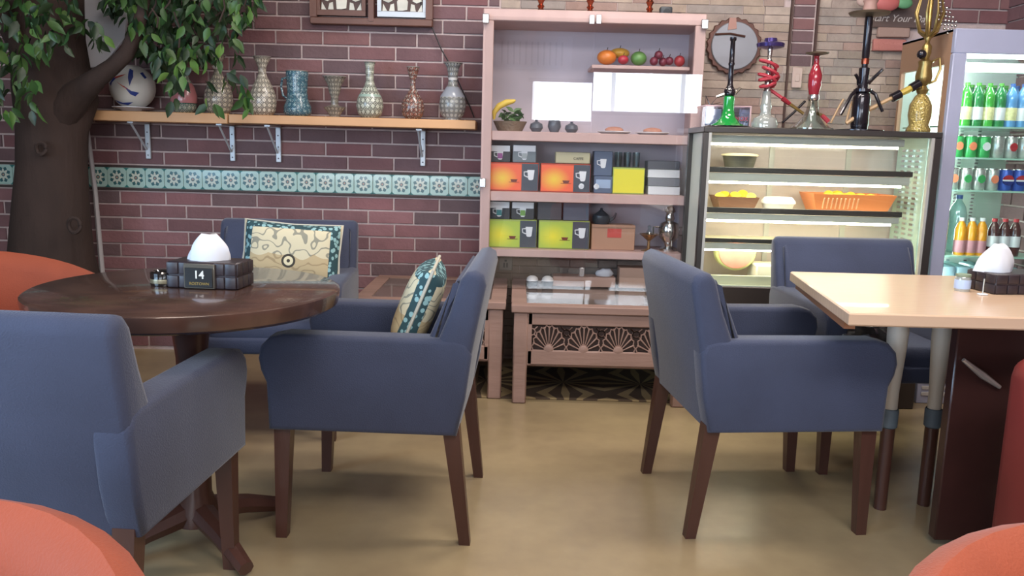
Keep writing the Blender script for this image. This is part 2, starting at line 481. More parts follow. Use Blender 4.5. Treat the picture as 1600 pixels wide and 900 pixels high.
CW, CD = .60, .56
def make_chair(name):
    t = thing(name, 'x', 'chair')
    W = CW/2
    # local: faces -Y; rear at y=+CD/2
    b = MB(); b.box(-W+.085, W-.085, -CD/2+.03, CD/2-.09, .37, .475, .035, 3); b.build('seat', fabric, t, ang=60)
    b = MB(); b.box(-W+.02, W-.02, -CD/2+.02, CD/2-.05, .345, .41, .012, 2); b.build('seat_frame', fabric, t, ang=60)
    b = MB()
    prof = [(.27, .345), (.285, .45), (.315, .62), (.345, .775), (.338, .805), (.315, .818), (.29, .812), (.272, .79), (.245, .70), (.205, .60), (.185, .50), (.175, .345)]
    prof = [(y+.0, z) for y, z in prof]
    b.prism(prof, -W+.003, W-.003, 'x', .022, 3); b.build('backrest', fabric, t, ang=60)
    b = MB(); b.prism([(.245, .70), (.272, .785), (.262, .79), (.225, .72), (.175, .60), (.155, .49), (.19, .48)], -W+.03, W-.03, 'x', .018, 3)
    b.build('back_cushion', fabric, t, ang=60)
    for s in (-1, 1):
        b = MB()
        pr = [(.268, .34), (.292, .45), (.308, .575), (.296, .612), (.26, .622), (.20, .622), (0, .622), (-.22, .622), (-.262, .612), (-.288, .585), (-.296, .55), (-.29, .515), (-.275, .48), (-.27, .34)]
        x0, x1 = (-W, -W+.088) if s < 0 else (W-.088, W)
        b.prism(pr, x0, x1, 'x', .016, 3); b.build('armrest', fabric, t, ang=60)
    for sx in (-1, 1):
        for sy, yo in ((-1, -CD/2+.045), (1, CD/2-.03)):
            b = MB(); x = sx*(W-.045); dy = .045 if sy > 0 else -.012
            vs = []
            for (z, h, yy) in ((.36, .024, yo), (0, .016, yo+dy)):
                vs.append([b.bm.verts.new((x+q*h, yy+p*h, z)) for q, p in ((-1, -1), (1, -1), (1, 1), (-1, 1))])
            for i in range(4): b.bm.faces.new((vs[0][i], vs[0][(i+1) % 4], vs[1][(i+1) % 4], vs[1][i]))
            b.bm.faces.new(vs[0]); b.bm.faces.new(vs[1])
            b.build('leg', legw, t, smooth=False)
    return t
chair0 = make_chair('armchair')
G = None
def place(o, x, y, rz, label, group='blue fabric armchairs around the two tables'):
    o.location = (x, y, 0); o.rotation_euler = (0, 0, R(rz)); tag(o, label, 'chair', group); return o
place(chair0, -1.02, 1.89, 176, 'blue armchair seen from behind, nearest on the left, in front of the round table')
place(copy_tree(chair0), -.405, 2.56, -92+0, 'blue armchair right of the round table, seen side-on with cushion leaning in it')
place(copy_tree(chair0), -.965, 3.36, 4, 'blue armchair behind the round table against the brick wall')
place(copy_tree(chair0), .825, 2.66, 96, 'grey-blue armchair seen side-on, left of the light wood table')
place(copy_tree(chair0), 1.40, 3.18, 3, 'dark grey-blue armchair behind the light wood table, before the food case')

# orange tub chairs
orange = mat('orange_fabric', '98462A', .8, bump=.2, bscale=240, var=.14, vscale=5, sheen=.1)
def tub_chair(x, y, rz, label, rad=.37, hb=.735, hf=.60):
    """faces local -Y"""
    t = thing('tub_chair', label, 'chair', (x, y, 0), R(rz), 'orange tub chairs')
    b = MB(); n = 30; th = .085; rings = []
    for i in range(n+1):
        u = i/n; a = R(-42 + 264*u)                    # 90 deg = back
        q = math.sin(math.pi*u)**1.3
        h = hf + (hb-hf)*q
        c, s = math.cos(a), math.sin(a)
        ring = []
        for (rr, zz) in ((rad-.01, .12), (rad, .35), (rad, h-.05), (rad-.012, h-.015), (rad-th/2, h), (rad-th+.012, h-.018), (rad-th, h-.06), (rad-th-.01, .35), (rad-th, .12)):
            ring.append(b.bm.verts.new((c*rr, s*rr, zz)))
        rings.append(ring)
    for A, B in zip(rings, rings[1:]):
        for k in range(9): b.bm.faces.new((A[k], A[(k+1) % 9], B[(k+1) % 9], B[k]))
    b.bm.faces.new(rings[0]); b.bm.faces.new(rings[-1][::-1])
    b.build('shell', orange, t, ang=55)
    b = MB(); b.lathe([(0, .30), (rad-.08, .30), (rad-.07, .34), (rad-.07, .41), (rad-.10, .44), (0, .45)], (0, -.02, 0), 28); b.build('seat', orange, t, ang=60)
    for sx in (-1, 1):
        for sy in (-1, 1):
            b = MB(); b.tube([(sx*.2, sy*.2, .13), (sx*.22, sy*.22, 0)], [.02, .014], 8); b.build('leg', legw, t)
    return t
tub_chair(-1.72, 2.62, 60, 'orange tub chair behind the nearest blue armchair, by the tree trunk', .42, .755, .64)
tub_chair(-.655, .585, -8, 'orange tub chair in the bottom left foreground')
tub_chair(.70, .60, 8, 'orange tub chair in the bottom right foreground')

# round table
tablew = NT('dark_walnut_varnish', .22, .4)
s_ = tablew.coords('Object')
wv = tablew.n('ShaderNodeTexWave'); wv.inputs['Scale'].default_value = 5; wv.inputs['Distortion'].default_value = 6; wv.inputs['Detail'].default_value = 4
mp = tablew.n('ShaderNodeMapping'); mp.inputs['Scale'].default_value = (.35, 3, 1); tablew.l(tablew.tc, mp.inputs[0]); tablew.l(mp.outputs[0], wv.inputs[0])
tablew.color(tablew.mix(wv.outputs[0], '43302A', '513A31'))
RT = thing('round_table', 'round dark brown varnished table with a tissue box and ashtray on it', 'table', (-.895, 2.27, 0))
b = MB(); b.lathe([(0, .75), (.40, .75), (.409, .745), (.410, .735), (.405, .708), (.395, .70), (0, .70)], n=64); b.build('tabletop', MATS['dark_walnut_varnish'], RT)
b = MB(); b.lathe([(.13, .70), (.055, .66), (.042, .55), (.042, .15), (.06, .10), (.06, .06)], n=20); b.build('pedestal', legw, RT)
for k_ in range(4):
    a = R(45+90*k_); b = MB(); b.tube([(0, 0, .10), (math.cos(a)*.15, math.sin(a)*.15, .07), (math.cos(a)*.29, math.sin(a)*.29, .025)], [.04, .03, .022], 8); b.build('foot', legw, RT)

# rectangular table on the right
lightw = NT('light_oak_laminate', .28, .1)
s_ = lightw.coords('Object')
wv = lightw.n('ShaderNodeTexWave'); wv.inputs['Scale'].default_value = 4; wv.inputs['Distortion'].default_value = 5; wv.inputs['Detail'].default_value = 4; wv.bands_direction = 'Y'
mp = lightw.n('ShaderNodeMapping'); mp.inputs['Scale'].default_value = (.3, 3, 3); lightw.l(lightw.tc, mp.inputs[0]); lightw.l(mp.outputs[0], wv.inputs[0])
lightw.color(lightw.mix(wv.outputs[0], 'C5A58A', 'CCAE92'))
LT = thing('rectangular_table', 'light oak rectangular table on the right with white turned legs', 'table', (1.55, 2.55, 0))
pts = [PZ(1235, 424, .75), PZ(1327, 489, .75)]
x0 = pts[0].x-1.55; y1 = pts[0].y-2.55; y0 = pts[1].y-2.55; xf = pts[1].x-1.55
b = MB(); b.prism([(x0, y1), (xf, y0), (.75, y0+.0), (.75, y1)], .715, .75, 'z', .004, 1); b.build('tabletop', MATS['light_oak_laminate'], LT)
edge = mat('table_edge_brown', '8A5A3C', .5)
b = MB()
e0, e1 = Vector((x0+.012, y1-.03, 0)), Vector((xf+.014, y0+.06, 0))
b.prism([(e0.x, e0.y), (e1.x, e1.y), (e1.x+.03, e1.y), (e0.x+.03, e0.y)], .695, .716, 'z'); b.build('side_apron', edge, LT)
whitel = mat('white_leg_paint', 'C9BEB0', .45, var=.08); greyb = mat('grey_blue_band', '5E6A74', .6)
for (px_, yy) in ((1404, 2.62), (1474, 2.66)):
    g = P(px_, 512, yy); lx, ly = g.x-1.55, yy-2.55
    zb_ = P(px_-8, 638, yy).z
    b = MB(); b.lathe([(.030, .715), (.030, .66), (.036, .65), (.036, .64), (.028, .63), (.033, .61), (.031, .55), (.022, zb_+.06), (.022, zb_)], (lx, ly, 0), 16)
    lg = b.build('leg', whitel, LT)
    b = MB(); b.lathe([(.026, zb_), (.028, zb_-.005), (.027, zb_-.06), (.022, zb_-.065)], (lx, ly, 0), 16); b.build('band', greyb, lg)
    b = MB(); b.lathe([(.022, zb_-.06), (.020, 0), (0, 0)], (lx, ly, 0), 14); tag(b.build('lower_leg', legw, lg), 'dark brown lower leg below the band')
maroon = mat('maroon_board', '38211E', .25, var=.2, vscale=4)
g0 = P(1488, 600, 2.35)
b = MB(); b.box(g0.x-1.55, .7, -.20, -.16, .02, .714, .004); pp = b.build('side_panel', maroon, LT)
b = MB(); a_, c_ = P(1505, 562, 2.34), P(1562, 605, 2.34)
o_ = Vector((1.55, 2.55, 0)); b.tube([a_-o_, (a_+c_)/2-o_+Vector((0, -.006, -.003)), c_-o_], [.006, .011, .006], 8); b.build('handle', mat('pale_streak', 'B0A49C', .35, .6), pp)  # pale diagonal streak on the panel, shaped as a thin tube
# red stool tucked at right
RS = thing('upholstered_stool', 'dark red upholstered stool at the right edge, tucked under the oak table', 'stool', (1.47, 1.98, 0))
b = MB(); b.box(-.17, .17, -.16, .16, .08, .66, .06, 4); b.build('body', mat('dark_red_vinyl', '7A2E2A', .45, var=.15, vscale=4), RS, ang=60)
b = MB(); b.box(-.13, .13, -.12, .12, 0, .08, .01); b.build('base', legw, RS)

# ------------------------------------------------------------------ carved coffee tables
pinkw = mat('rosy_bleached_wood', '96786C', .55, bump=.25, bscale=40, var=.18, vscale=10, stretch=(.2, 1, 1))
pinkd = mat('recess_shade', '3A2A25', .8)  # dark tone stands in for shade inside the fretwork
glt = mat('smoked_glass_top', '6E625C', .08, spec=.8)
def coffee_table(x0, x1, yf, yb, label, h=.46):
    W = x1-x0; D = yb-yf
    t = thing('carved_coffee_table', label, 'table', ((x0+x1)/2, (yf+yb)/2, 0), 0, 'carved wooden coffee tables under the cabinet')
    hx, hy = W/2, D/2
    b = MB(); b.box(-hx, hx, -hy, -hy+.07, h-.035, h, .004); b.box(-hx, hx, hy-.07, hy, h-.035, h, .004)
    b.box(-hx, -hx+.07, -hy+.07, hy-.07, h-.035, h); b.box(hx-.07, hx, -hy+.07, hy-.07, h-.035, h); tp = b.build('tabletop', pinkw, t)
    b = MB(); b.box(-hx+.07, hx-.07, -hy+.07, hy-.07, h-.02, h-.004); b.build('glass_inset', glt, tp)
    for sx in (-1, 1):
        for sy in (-1, 1):
            b = MB(); cx, cy = sx*(hx-.045), sy*(hy-.035)
            b.box(cx-.032, cx+.032, cy-.025, cy+.025, .0, h-.035, .006); b.build('leg', pinkw, t)
    b = MB(); yf_ = -hy+.015; a0, a1 = -hx+.077, hx-.077; z0, z1 = .185, h-.036
    b.box(a0, a1, yf_, yf_+.014, z0, z0+.065, .003); b.box(a0, a1, yf_, yf_+.014, z1-.055, z1, .003)
    b.box(a0, a0+.018, yf_, yf_+.014, z0, z1); b.box(a1-.018, a1, yf_, yf_+.014, z0, z1)
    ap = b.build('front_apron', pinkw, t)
    b = MB(); b.box(a0, a1, yf_+.016, yf_+.022, z0, z1); b.build('shade_backing', pinkd, ap)  # dark sheet added for the shade seen through the fretwork holes
    b = MB(); b.box(-hx+.03, hx-.03, -hy+.06, hy-.04, .165, .185, .003); b.build('lower_shelf', pinkw, t)
    # fans
    fa0, fa1 = a0+.018, a1-.018; fz0, fz1 = z0+.065, z1-.055; H = fz1-fz0
    nf = max(1, round((fa1-fa0)/.165)); fw = (fa1-fa0)/nf
    for k_ in range(nf):
        cx = fa0 + fw*(k_+.5); b = MB(); n = 11
        def P2(a, r): return Vector((cx+math.cos(a)*r*fw/2/H*1.0, yf_+.006, fz0+math.sin(a)*r))
        for i in range(n):
            a = math.pi*(i+.0)/(n-1)
            b.tube([P2(a, H*.22), P2(a, H*.96)], [.0022, .0042], 5)
        b.tube([P2(math.pi*i/14, H*.24) for i in range(15)], .004, 5)
        for i in range(n-1):
            a = math.pi*(i+.5)/(n-1); b.tube([P2(a-.14, H*.90), P2(a, H*1.0), P2(a+.14, H*.90)], .0032, 5)
        b.ball((cx, yf_+.006, fz0+.006), H*.2, (1, .3, 1), 10, 6)
        for s in (-1, 1):
            c0 = Vector((cx+s*fw/2, yf_+.006, fz1-H*.28))
            b.tube([c0+Vector((math.cos(q*math.pi/4)*.016, 0, math.sin(q*math.pi/4)*.016)) for q in range(9)], .003, 5)
            for q in range(4):
                d = Vector((math.cos(q*math.pi/2+.78), 0, math.sin(q*math.pi/2+.78))); b.tube([c0+d*.016, c0+d*.036], .003, 5)
        b.build('fan_carving', pinkw, ap)
    return t
ctL, ctR = P(797, 560, 3.69).x, .82
coffee_table(ctL, ctR, 3.66, 4.44, 'carved coffee table with fan fretwork right of the gap under the glass cabinet')
coffee_table(ctL-.72, ctL-.025, 3.72, 4.44, 'carved coffee table left of the gap, mostly behind the blue armchair')
# patterned rug under it
rg = NT('rug_pattern', .9); s_ = rg.coords('Object')
wx = rg.math('ABSOLUTE', rg.math('SUBTRACT', rg.math('FRACT', rg.math('MULTIPLY', s_[0], 2.6)), .5))
wy = rg.math('ABSOLUTE', rg.math('SUBTRACT', rg.math('FRACT', rg.math('ADD', rg.math('MULTIPLY', s_[1], 2.6), .5)), .5))
an = rg.math('ARCTAN2', wy, wx); st = rg.math('GREATER_THAN', rg.math('COSINE', rg.math('MULTIPLY', an, 12.0)), .25)
rg.color(rg.mix(st, '4A3A2C', '8F7B58'))
b = MB(); b.box(-.62, .62, -.28, .28, 0, .008, .003)
tag(b.build('floor_mat', MATS['rug_pattern'], loc=(.46, 4.02, 0)), 'dark patterned mat with starburst rays on the floor under the carved table', 'rug')

# ------------------------------------------------------------------ wall shelf
pine = mat('light_pine', 'D2A071', .5, bump=.1, var=.12, vscale=8, stretch=(.2, 1, 1))
SZ = P(450, 180, 4.25).z
SF, SXL, SXR = 4.25, P(131, 180, 4.25).x, P(743, 190, 4.25).x
shelf = thing('wall_shelf', 'long pale pine shelf on white metal brackets, holding a ball and vases', 'shelf', ((SXL+SXR)/2, WALLY, SZ))
hw = (SXR-SXL)/2
xs = [-hw, -hw+.72, -hw+.725, hw]
b = MB(); b.box(xs[0], xs[1], SF-WALLY, -.014, -.05, 0, .003); b.build('board', pine, shelf)
b = MB(); b.box(xs[2], xs[3], SF-WALLY, -.014, -.046, -.002, .003); b.build('board', pine, shelf)
whm = mat('white_metal', 'C8CDD2', .4, .2)
for px_ in (231, 363, 435, 661):
    bx = P(px_, 215, 4.48).x - shelf.location.x
    b = MB(); b.box(bx-.014, bx+.014, -.026, -.014, -.24, -.05, .003); b.box(bx-.014, bx+.014, SF-WALLY+.03, -.014, -.058, -.05)
    br = b.build('bracket', whm, shelf)
    b = MB(); b.tube([(bx-.005, -.03, -.19), (bx-.005, SF-WALLY+.05, -.058)], .006, 6); b.build('brace', whm, br)
    for zz in (-.1, -.16, -.22):
        b = MB(); b.ball((bx, -.027, zz), .004, (1, .4, 1), 8, 6)
        b.build('screw', mat('screw_dark', '6A6A70', .4, .8), br)
VY = 4.36
def shelf_z(px): return SZ
# vases
def glaze(name, base, dark, acc, scale, bandz=(), seedv=0.0):
    g = NT(name, .25, .3); s_ = g.coords('Object')
    ang = g.math('ARCTAN2', s_[1], s_[0])
    # diamonds: angle and height lattice
    U = g.math('MULTIPLY', ang, 16/math.pi/2*1.0); V = g.math('MULTIPLY', s_[2], scale*1.45)
    du = g.math('ABSOLUTE', g.math('SUBTRACT', g.math('FRACT', U), .5)); dv = g.math('ABSOLUTE', g.math('SUBTRACT', g.math('FRACT', V), .5))
    dd = g.math('ADD', du, dv)
    ring = g.math('COMPARE', dd, .42, .085); dot = g.math('LESS_THAN', dd, .16)
    vo = g.n('ShaderNodeTexVoronoi'); vo.inputs['Scale'].default_value = 95; g.l(g.tc, vo.inputs['Vector'])
    sp = g.math('LESS_THAN', vo.outputs['Distance'], .42)
    c = g.mix(sp, acc, base); c = g.mix(ring, c, dark); c = g.mix(dot, c, dark)
    for (z0, z1, colr) in bandz:
        q = g.math('MULTIPLY', g.math('GREATER_THAN', s_[2], z0), g.math('LESS_THAN', s_[2], z1)); c = g.mix(q, c, colr)
    g.color(c); return g.m
def rim_build(b, prof): b.lathe(prof, n=28)
S = P(450, 100, VY) - P(450, 101, VY); PXM = S.length        # metres per pixel on the shelf
def vase(name, px, ytop, ybase, prof, m, label, lipm=None, cat='vase', group='painted ceramic vases on the shelf'):
    x = P(px, 170, VY).x; H = (ybase-ytop)*PXM
    pr = [(r*PXM, z*H) for r, z in prof]
    t = thing(name, label, cat, (x, VY, SZ), 0, group)
    b = MB(); b.lathe([(0, 0)] + pr + [(pr[-1][0]-.004, pr[-1][1]-.004), (pr[-1][0]*.6, pr[-1][1]-.03)], n=28); b.build('body', m, t, ang=70)
    b = MB(); n = 24; rr, zz = pr[-1]
    b.tube([(math.cos(2*math.pi*i/n)*rr, math.sin(2*math.pi*i/n)*rr, zz) for i in range(n+1)], .0028, 6, cap=False)
    b.build('rim', lipm or mat('rim_grey', '8C857E', .3), t)
    return t, H
bottle = [(14, 0), (18, .06), (21, .18), (21, .28), (17, .42), (11, .53), (7, .62), (6, .78), (6.5, .9), (7, 1)]
vase('vase', 288, 73, 171, bottle, glaze('glaze_pink', 'B9B2A0', '3C4A48', '8C9484', 26, ((.05, .15, 'A86A6A'), (.045, .05, '2E4A40'))), 'tall narrow-necked vase with pink-red lower body, first from the ball')
flare = [(15, 0), (20, .08), (23, .22), (22, .36), (17, .50), (10, .62), (6.5, .70), (6, .76), (9, .80), (6, .83), (8, .90), (13, 1)]
vase('vase', 342, 80, 173, flare, glaze('glaze_grey', '9C958A', '2B2A35', 'B9AE98', 30, ((.225, .24, 'D8D4CC'),)), 'round grey-brown patterned vase with flared mouth, second from the ball')
flare2 = [(15, 0), (20, .08), (22, .22), (20, .38), (14, .54), (8, .66), (6, .74), (7, .84), (12, .95), (14, 1)]
vase('vase', 411, 84, 176, flare2, glaze('glaze_black_white', 'B4AA98', '1F1A26', 'CFC6B4', 28), 'cream vase with black ring pattern, left of the blue jug')
jug = [(17, 0), (22, .06), (22, .20), (17, .38), (16, .55), (17, .80), (18, .93), (17, 1)]
t, H = vase('jug', 465, 106, 177, jug, glaze('glaze_teal', '8FA6A8', '274356', '4E7480', 26), 'squat teal and blue painted jug with a side handle', cat='jug')
b = MB(); b.tube([(-17*PXM, 0, H*.85), (-24*PXM, 0, H*.83), (-26*PXM, 0, H*.65), (-23*PXM, 0, H*.45), (-16*PXM, 0, H*.38)], .006, 8); b.build('handle', MATS['glaze_teal'], t)
gob = [(8, 0), (9, .06), (18, .24), (16, .26), (6, .30), (6, .5), (9, .62), (11, .78), (17, .95), (19, 1)]
vase('goblet', 523, 115, 179, gob, glaze('glaze_olive', '8A8272', '2D2B30', 'A0988A', 34), 'small flared goblet-shaped candle holder between jug and banded vase', cat='goblet')
r5 = [(12, 0), (19, .07), (22, .22), (20, .36), (13, .50), (8, .60), (6, .70), (7, .84), (7, .92), (9, 1)]
vase('vase', 578, 91, 179, r5, glaze('glaze_ring', 'A8AC9C', '16141C', 'C6C8B6', 24, ((.105, .118, '9FB4A6'),)), 'round vase with bold black and cream ring bands, right of the goblet')
r6 = [(11, 0), (17, .08), (19, .22), (17, .36), (9, .50), (4.5, .60), (4, .74), (8, .88), (10, 1)]
vase('vase', 645, 98, 180, r6, glaze('glaze_brown', 'A89C90', '1F2028', '8E5E50', 30), 'slender small vase with thin neck and dark lattice, second from the cabinet')
r7 = [(14, 0), (13, .03), (19, .10), (22, .26), (20, .42), (13, .54), (8, .62), (7, .72), (8, .74), (8, .80), (10, .92), (15, 1)]
vase('vase', 707, 91, 181, r7, glaze('glaze_pale', '97989A', '22242C', 'A9A79E', 30, ((.115, .165, '9C9FA6'), (.2, .212, 'E2DED8'))), 'grey vase with white neck ring, standing nearest the cabinet')
# ball and its dish
bn = NT('ball_print', .35); s_ = bn.coords('Object')
dish = thing('dish', 'white dish on the shelf carrying the football', 'dish', (P(208, 165, VY).x, VY, SZ))
b = MB(); b.lathe([(0, 0), (.05, 0), (.065, .012), (.10, .02), (.10, .024), (.06, .018), (0, .016)], n=28); b.build('bowl', mat('white_glaze', 'D5D3D6', .3), dish)
BR_ = 35*PXM
ballm = mat('ball_white', 'D8D4CC', .4, var=.04)
BL = thing('football', 'white football with blue and red triangle marks resting on a white dish', 'ball', (dish.location.x+.002, VY, SZ+.016+BR_*.97))
b = MB(); b.ball((0, 0, 0), BR_, (1, 1, 1), 32, 20); b.build('ball_body', ballm, BL, ang=180)
def patch(uvs, m, name='printed_mark'):
    b = MB(); vs = []
    pts = []
    for i in range(len(uvs)):
        a, c = uvs[i], uvs[(i+1) % len(uvs)]
        for k_ in range(5): pts.append((a[0]+(c[0]-a[0])*k_/5, a[1]+(c[1]-a[1])*k_/5))
    cx = sum(p[0] for p in pts)/len(pts); cz = sum(p[1] for p in pts)/len(pts)
    def on(u, v):
        q = math.sqrt(max(0.0, 1-u*u-v*v)); return Vector((u, -q, v))*(BR_+.0006)
    c0 = b.bm.verts.new(on(cx, cz)); ins = [b.bm.verts.new(on((p[0]+cx)/2, (p[1]+cz)/2)) for p in pts]; outs = [b.bm.verts.new(on(*p)) for p in pts]
    n = len(pts)
    for i in range(n):
        j = (i+1) % n; b.bm.faces.new((c0, ins[i], ins[j])); b.bm.faces.new((ins[i], outs[i], outs[j], ins[j]))
    b.build(name, m, BL, ang=180)
blue = mat('print_blue', '2C3E86', .4); red = mat('print_red', 'C2533E', .4)
patch([(-.72, .10), (-.45, .38), (-.30, .34), (-.55, .14), (-.62, -.02)], blue)
patch([(-.45, .38), (.12, .52), (-.05, .42), (-.35, .30)], red)
patch([(.18, .78), (.35, .70), (.42, .40), (.30, .0), (.22, .35)], blue)
patch([(.05, .0), (.35, -.22), (.62, -.28), (.45, -.45), (.28, -.36)], blue)
patch([(-.30, .18), (.05, -.02), (.30, -.2), (.02, -.06)], red)
patch([(.6, .6), (.8, .35), (.83, .42), (.66, .66)], blue)
patch([(-.62, -.60), (-.2, -.78), (.3, -.70), (.0, -.84), (-.4, -.76)], blue)
b = MB(); b.tube([P(222, 172, 4.30)-Vector((0, 0, .0)), P(258, 170, 4.30)], .004, 6); 
tag(b.build('pen', mat('dark_brown_plastic', '4A3430', .4)), 'thin dark pen lying on the shelf beside the ball', 'pen')
# thin black cable from window frame to shelf
b = MB(); b.tube([P(655, 0, 4.47), P(676, 45, 4.46), P(690, 78, 4.47), P(704, 102, 4.47), P(722, 140, 4.47), P(735, 168, 4.47), P(741, 184, 4.46)], .0035, 6)
tag(b.build('cable', mat('black_rubber', '201C1E', .5)), 'thin black cable hanging down the bricks from the mirror frame to the shelf', 'cable')

# ------------------------------------------------------------------ lattice mirror frame at top
WM = thing('mirror_window', 'brown wooden double frame with mosaic mirror lattice on the bricks', 'mirror', (P(583, 20, WALLY).x, WALLY-.014, P(583, 42, WALLY).z))
k_ = (P(677, 20, 4.48).x - P(487, 20, 4.48).x)/2
fw_ = mat('frame_brown', '6E4A3E', .5, bump=.15, var=.15); lat = mat('lattice_dark', '4E352E', .5)
HH = .46
b = MB(); b.box(-k_, k_, -.05, 0, 0, .035, .004); b.box(-k_, k_, -.05, 0, HH-.035, HH, .004); b.box(-k_, -k_+.035, -.05, 0, .035, HH-.035); b.box(k_-.035, k_, -.05, 0, .035, HH-.035); b.box(-.014, .014, -.055, 0, .02, HH-.03); b.build('outer_frame', fw_, WM)
mirr = mat('aged_mirror', 'D8D2C4', .25, .25, var=.15, vscale=14, objvar=.18)
for s, xc in ((0, -k_/2-.0), (1, k_/2+.0)):
    w2 = k_/2-.03; b = MB()
    b.box(xc-w2, xc+w2, -.04, -.012, .045, .06+.012); b.box(xc-w2, xc+w2, -.04, -.012, HH-.07, HH-.04); b.box(xc-w2, xc-w2+.02, -.04, -.012, .07, HH-.07); b.box(xc+w2-.02, xc+w2, -.04, -.012, .07, HH-.07)
    sash = b.build('sash', fw_ if not s else whm, WM)
    if s: tag(sash, 'pale sash ledge')
    # panes: pattern of kites and hexagons, each pane its own tilted piece
    gx0, gx1, gz0, gz1 = xc-w2+.022, xc+w2-.022, .074, HH-.072
    W_, H_ = gx1-gx0, gz1-gz0
    cells = []
    for row in range(3):
        z0 = row/3; z1 = (row+1)/3; zm = (z0+z1)/2
        cells += [[(.36, z0), (.5, z0), (.64, z0+.02), (.66, zm), (.5, z1-.01), (.34, zm)],
                  [(.0, z0), (.14, z0), (.02, zm-.03)], [(.16, z0), (.32, z0), (.30, zm-.03), (.2, zm-.05)], [(.0, zm), (.16, zm-.04), (.28, zm), (.14, z1)], [(0, zm+.03), (.1, z1), (0, z1)], [(.30, zm+.02), (.46, z1), (.18, z1)],
                  [(1, z0), (.86, z0), (.98, zm-.03)], [(.84, z0), (.68, z0), (.70, zm-.03), (.8, zm-.05)], [(1, zm), (.84, zm-.04), (.72, zm), (.86, z1)], [(1, zm+.03), (.9, z1), (1, z1)], [(.70, zm+.02), (.54, z1), (.82, z1)]]
    for ce in cells:
        b = MB(); cx = sum(p[0] for p in ce)/len(ce); cz = sum(p[1] for p in ce)/len(ce)
        pts = [(gx0+W_*(cx+(p[0]-cx)*.84), gz0+H_*(cz+(p[1]-cz)*.86)) for p in ce]
        b.prism(pts, -.022, -.018, 'y'); o = b.build('pane', mirr, sash, smooth=False)
        o.rotation_euler = (random.uniform(-.01, .01), 0, 0)
    b = MB(); b.box(gx0-.004, gx1+.004, -.016, -.010, gz0-.004, gz1+.004); b.build('lattice_backing', lat, sash)

# ------------------------------------------------------------------ tree
bark = mat('dark_bark', '3B2C26', .9, bump=.8, bscale=22, var=.3, vscale=6, stretch=(1, 1, .35))
TX, TY = P(85, 250, 4.1).x, 4.12
TR = thing('artificial_tree', 'dark brown artificial tree trunk with green hanging foliage against the brick wall', 'tree', (TX, TY, 0))
def rel(v): return v - Vector((TX, TY, 0))
def W2(px, py, Y): return rel(P(px, py, Y))
b = MB()
ctr = [(92, 700, 95), (92, 560, 82), (92, 470, 72), (89, 400, 60), (84, 330, 54), (79, 260, 50), (78, 200, 50), (84, 150, 56), (82, 110, 50), (78, 60, 47), (74, 10, 48), (70, -60, 52), (64, -160, 58)]
rings = b.tube([W2(x, y, TY) for x, y, r in ctr], [r*TY/FPX for x, y, r in ctr], 20)
for v in b.bm.verts:
    d = Vector((v.co.x, v.co.y, 0)).normalized()
    v.co += d*(noise.noise(Vector((v.co.x*5, v.co.y*5, v.co.z*1.4)))*.05)
for v in b.bm.verts: v.co.z = max(v.co.z, 0)
b.build('trunk', bark, TR, ang=80)
b = MB(); b.tube([W2(82, 196, 4.1), W2(104, 165, 4.06), W2(128, 142, 4.03), W2(152, 122, 4.0), W2(176, 104, 3.98), W2(198, 84, 3.96), W2(216, 40, 3.95), W2(232, -20, 3.95)], [.10, .085, .062, .046, .038, .034, .03, .02], 14); b.build('branch', bark, TR, ang=80)
b = MB(); b.tube([W2(70, 150, 4.1), W2(40, 90, 4.0), W2(10, 40, 3.9), W2(-30, 0, 3.8)], [.07, .05, .04, .03], 10); b.build('branch', bark, TR, ang=80)
for (kx, ky, kr) in ((116, 352, .035), (64, 232, .028)):
    b = MB(); c0 = W2(kx, ky, TY-.20); n = 14
    b.tube([c0+Vector((math.cos(2*math.pi*i/n)*kr*.8, 0.005*math.sin(i), math.sin(2*math.pi*i/n)*kr)) for i in range(n+1)], .010, 6, cap=False); b.build('knot', bark, TR)
leafm = ramp_mat('leaf_green', ['22361C', '1A2C18', '36562A', '2A4824', '4A7032', '283E20', '6A8E42', '203420'], .45, .1, 50, .2, 9, leaf=True)
def leaf_mesh(name, L=1.0):
    b = MB(); mid = []; lft = []; rgt = []
    for i, (y, w) in enumerate(((0, 0), (.2, .17), (.45, .24), (.75, .14), (1, 0))):
        z = -.22*y*y
        mid.append(b.bm.verts.new((0, y, z)))
        if w: lft.append(b.bm.verts.new((-w, y, z+.07))); rgt.append(b.bm.verts.new((w, y, z+.07)))
    for side in (lft, rgt):
        b.bm.faces.new((mid[0], mid[1], side[0]))
        for i in range(2): b.bm.faces.new((mid[i+1], mid[i+2], side[i+1], side[i]))
        b.bm.faces.new((mid[3], mid[4], side[2]))
    return b.mesh(name, leafm, True, 180)
LM = leaf_mesh('leaf')
polyA = [(150, -60), (420, -60), (392, 20), (372, 48), (388, 70), (352, 60), (335, 20), (325, 95), (308, 60), (290, 85), (285, 140), (262, 120), (258, 100), (244, 96), (222, 88), (208, 60), (196, 40), (176, 14), (158, -5)]
polyB = [(-40, 85), (30, 95), (62, 135), (60, 172), (20, 178), (-40, 175)]
polyC = [(-40, -40), (125, -40), (112, 30), (100, 75), (60, 90), (-40, 95)]
def inside(p, poly):
    r = False; j = len(poly)-1
    for i in range(len(poly)):
        if (poly[i][1] > p[1]) != (poly[j][1] > p[1]) and p[0] < (poly[j][0]-poly[i][0])*(p[1]-poly[i][1])/(poly[j][1]-poly[i][1])+poly[i][0]: r = not r
        j = i
    return r
def rand_in(poly):
    xs = [p[0] for p in poly]; ys = [p[1] for p in poly]
    while True:
        p = (random.uniform(min(xs), max(xs)), random.uniform(min(ys), max(ys)))
        if inside(p, poly): return p
lp = []
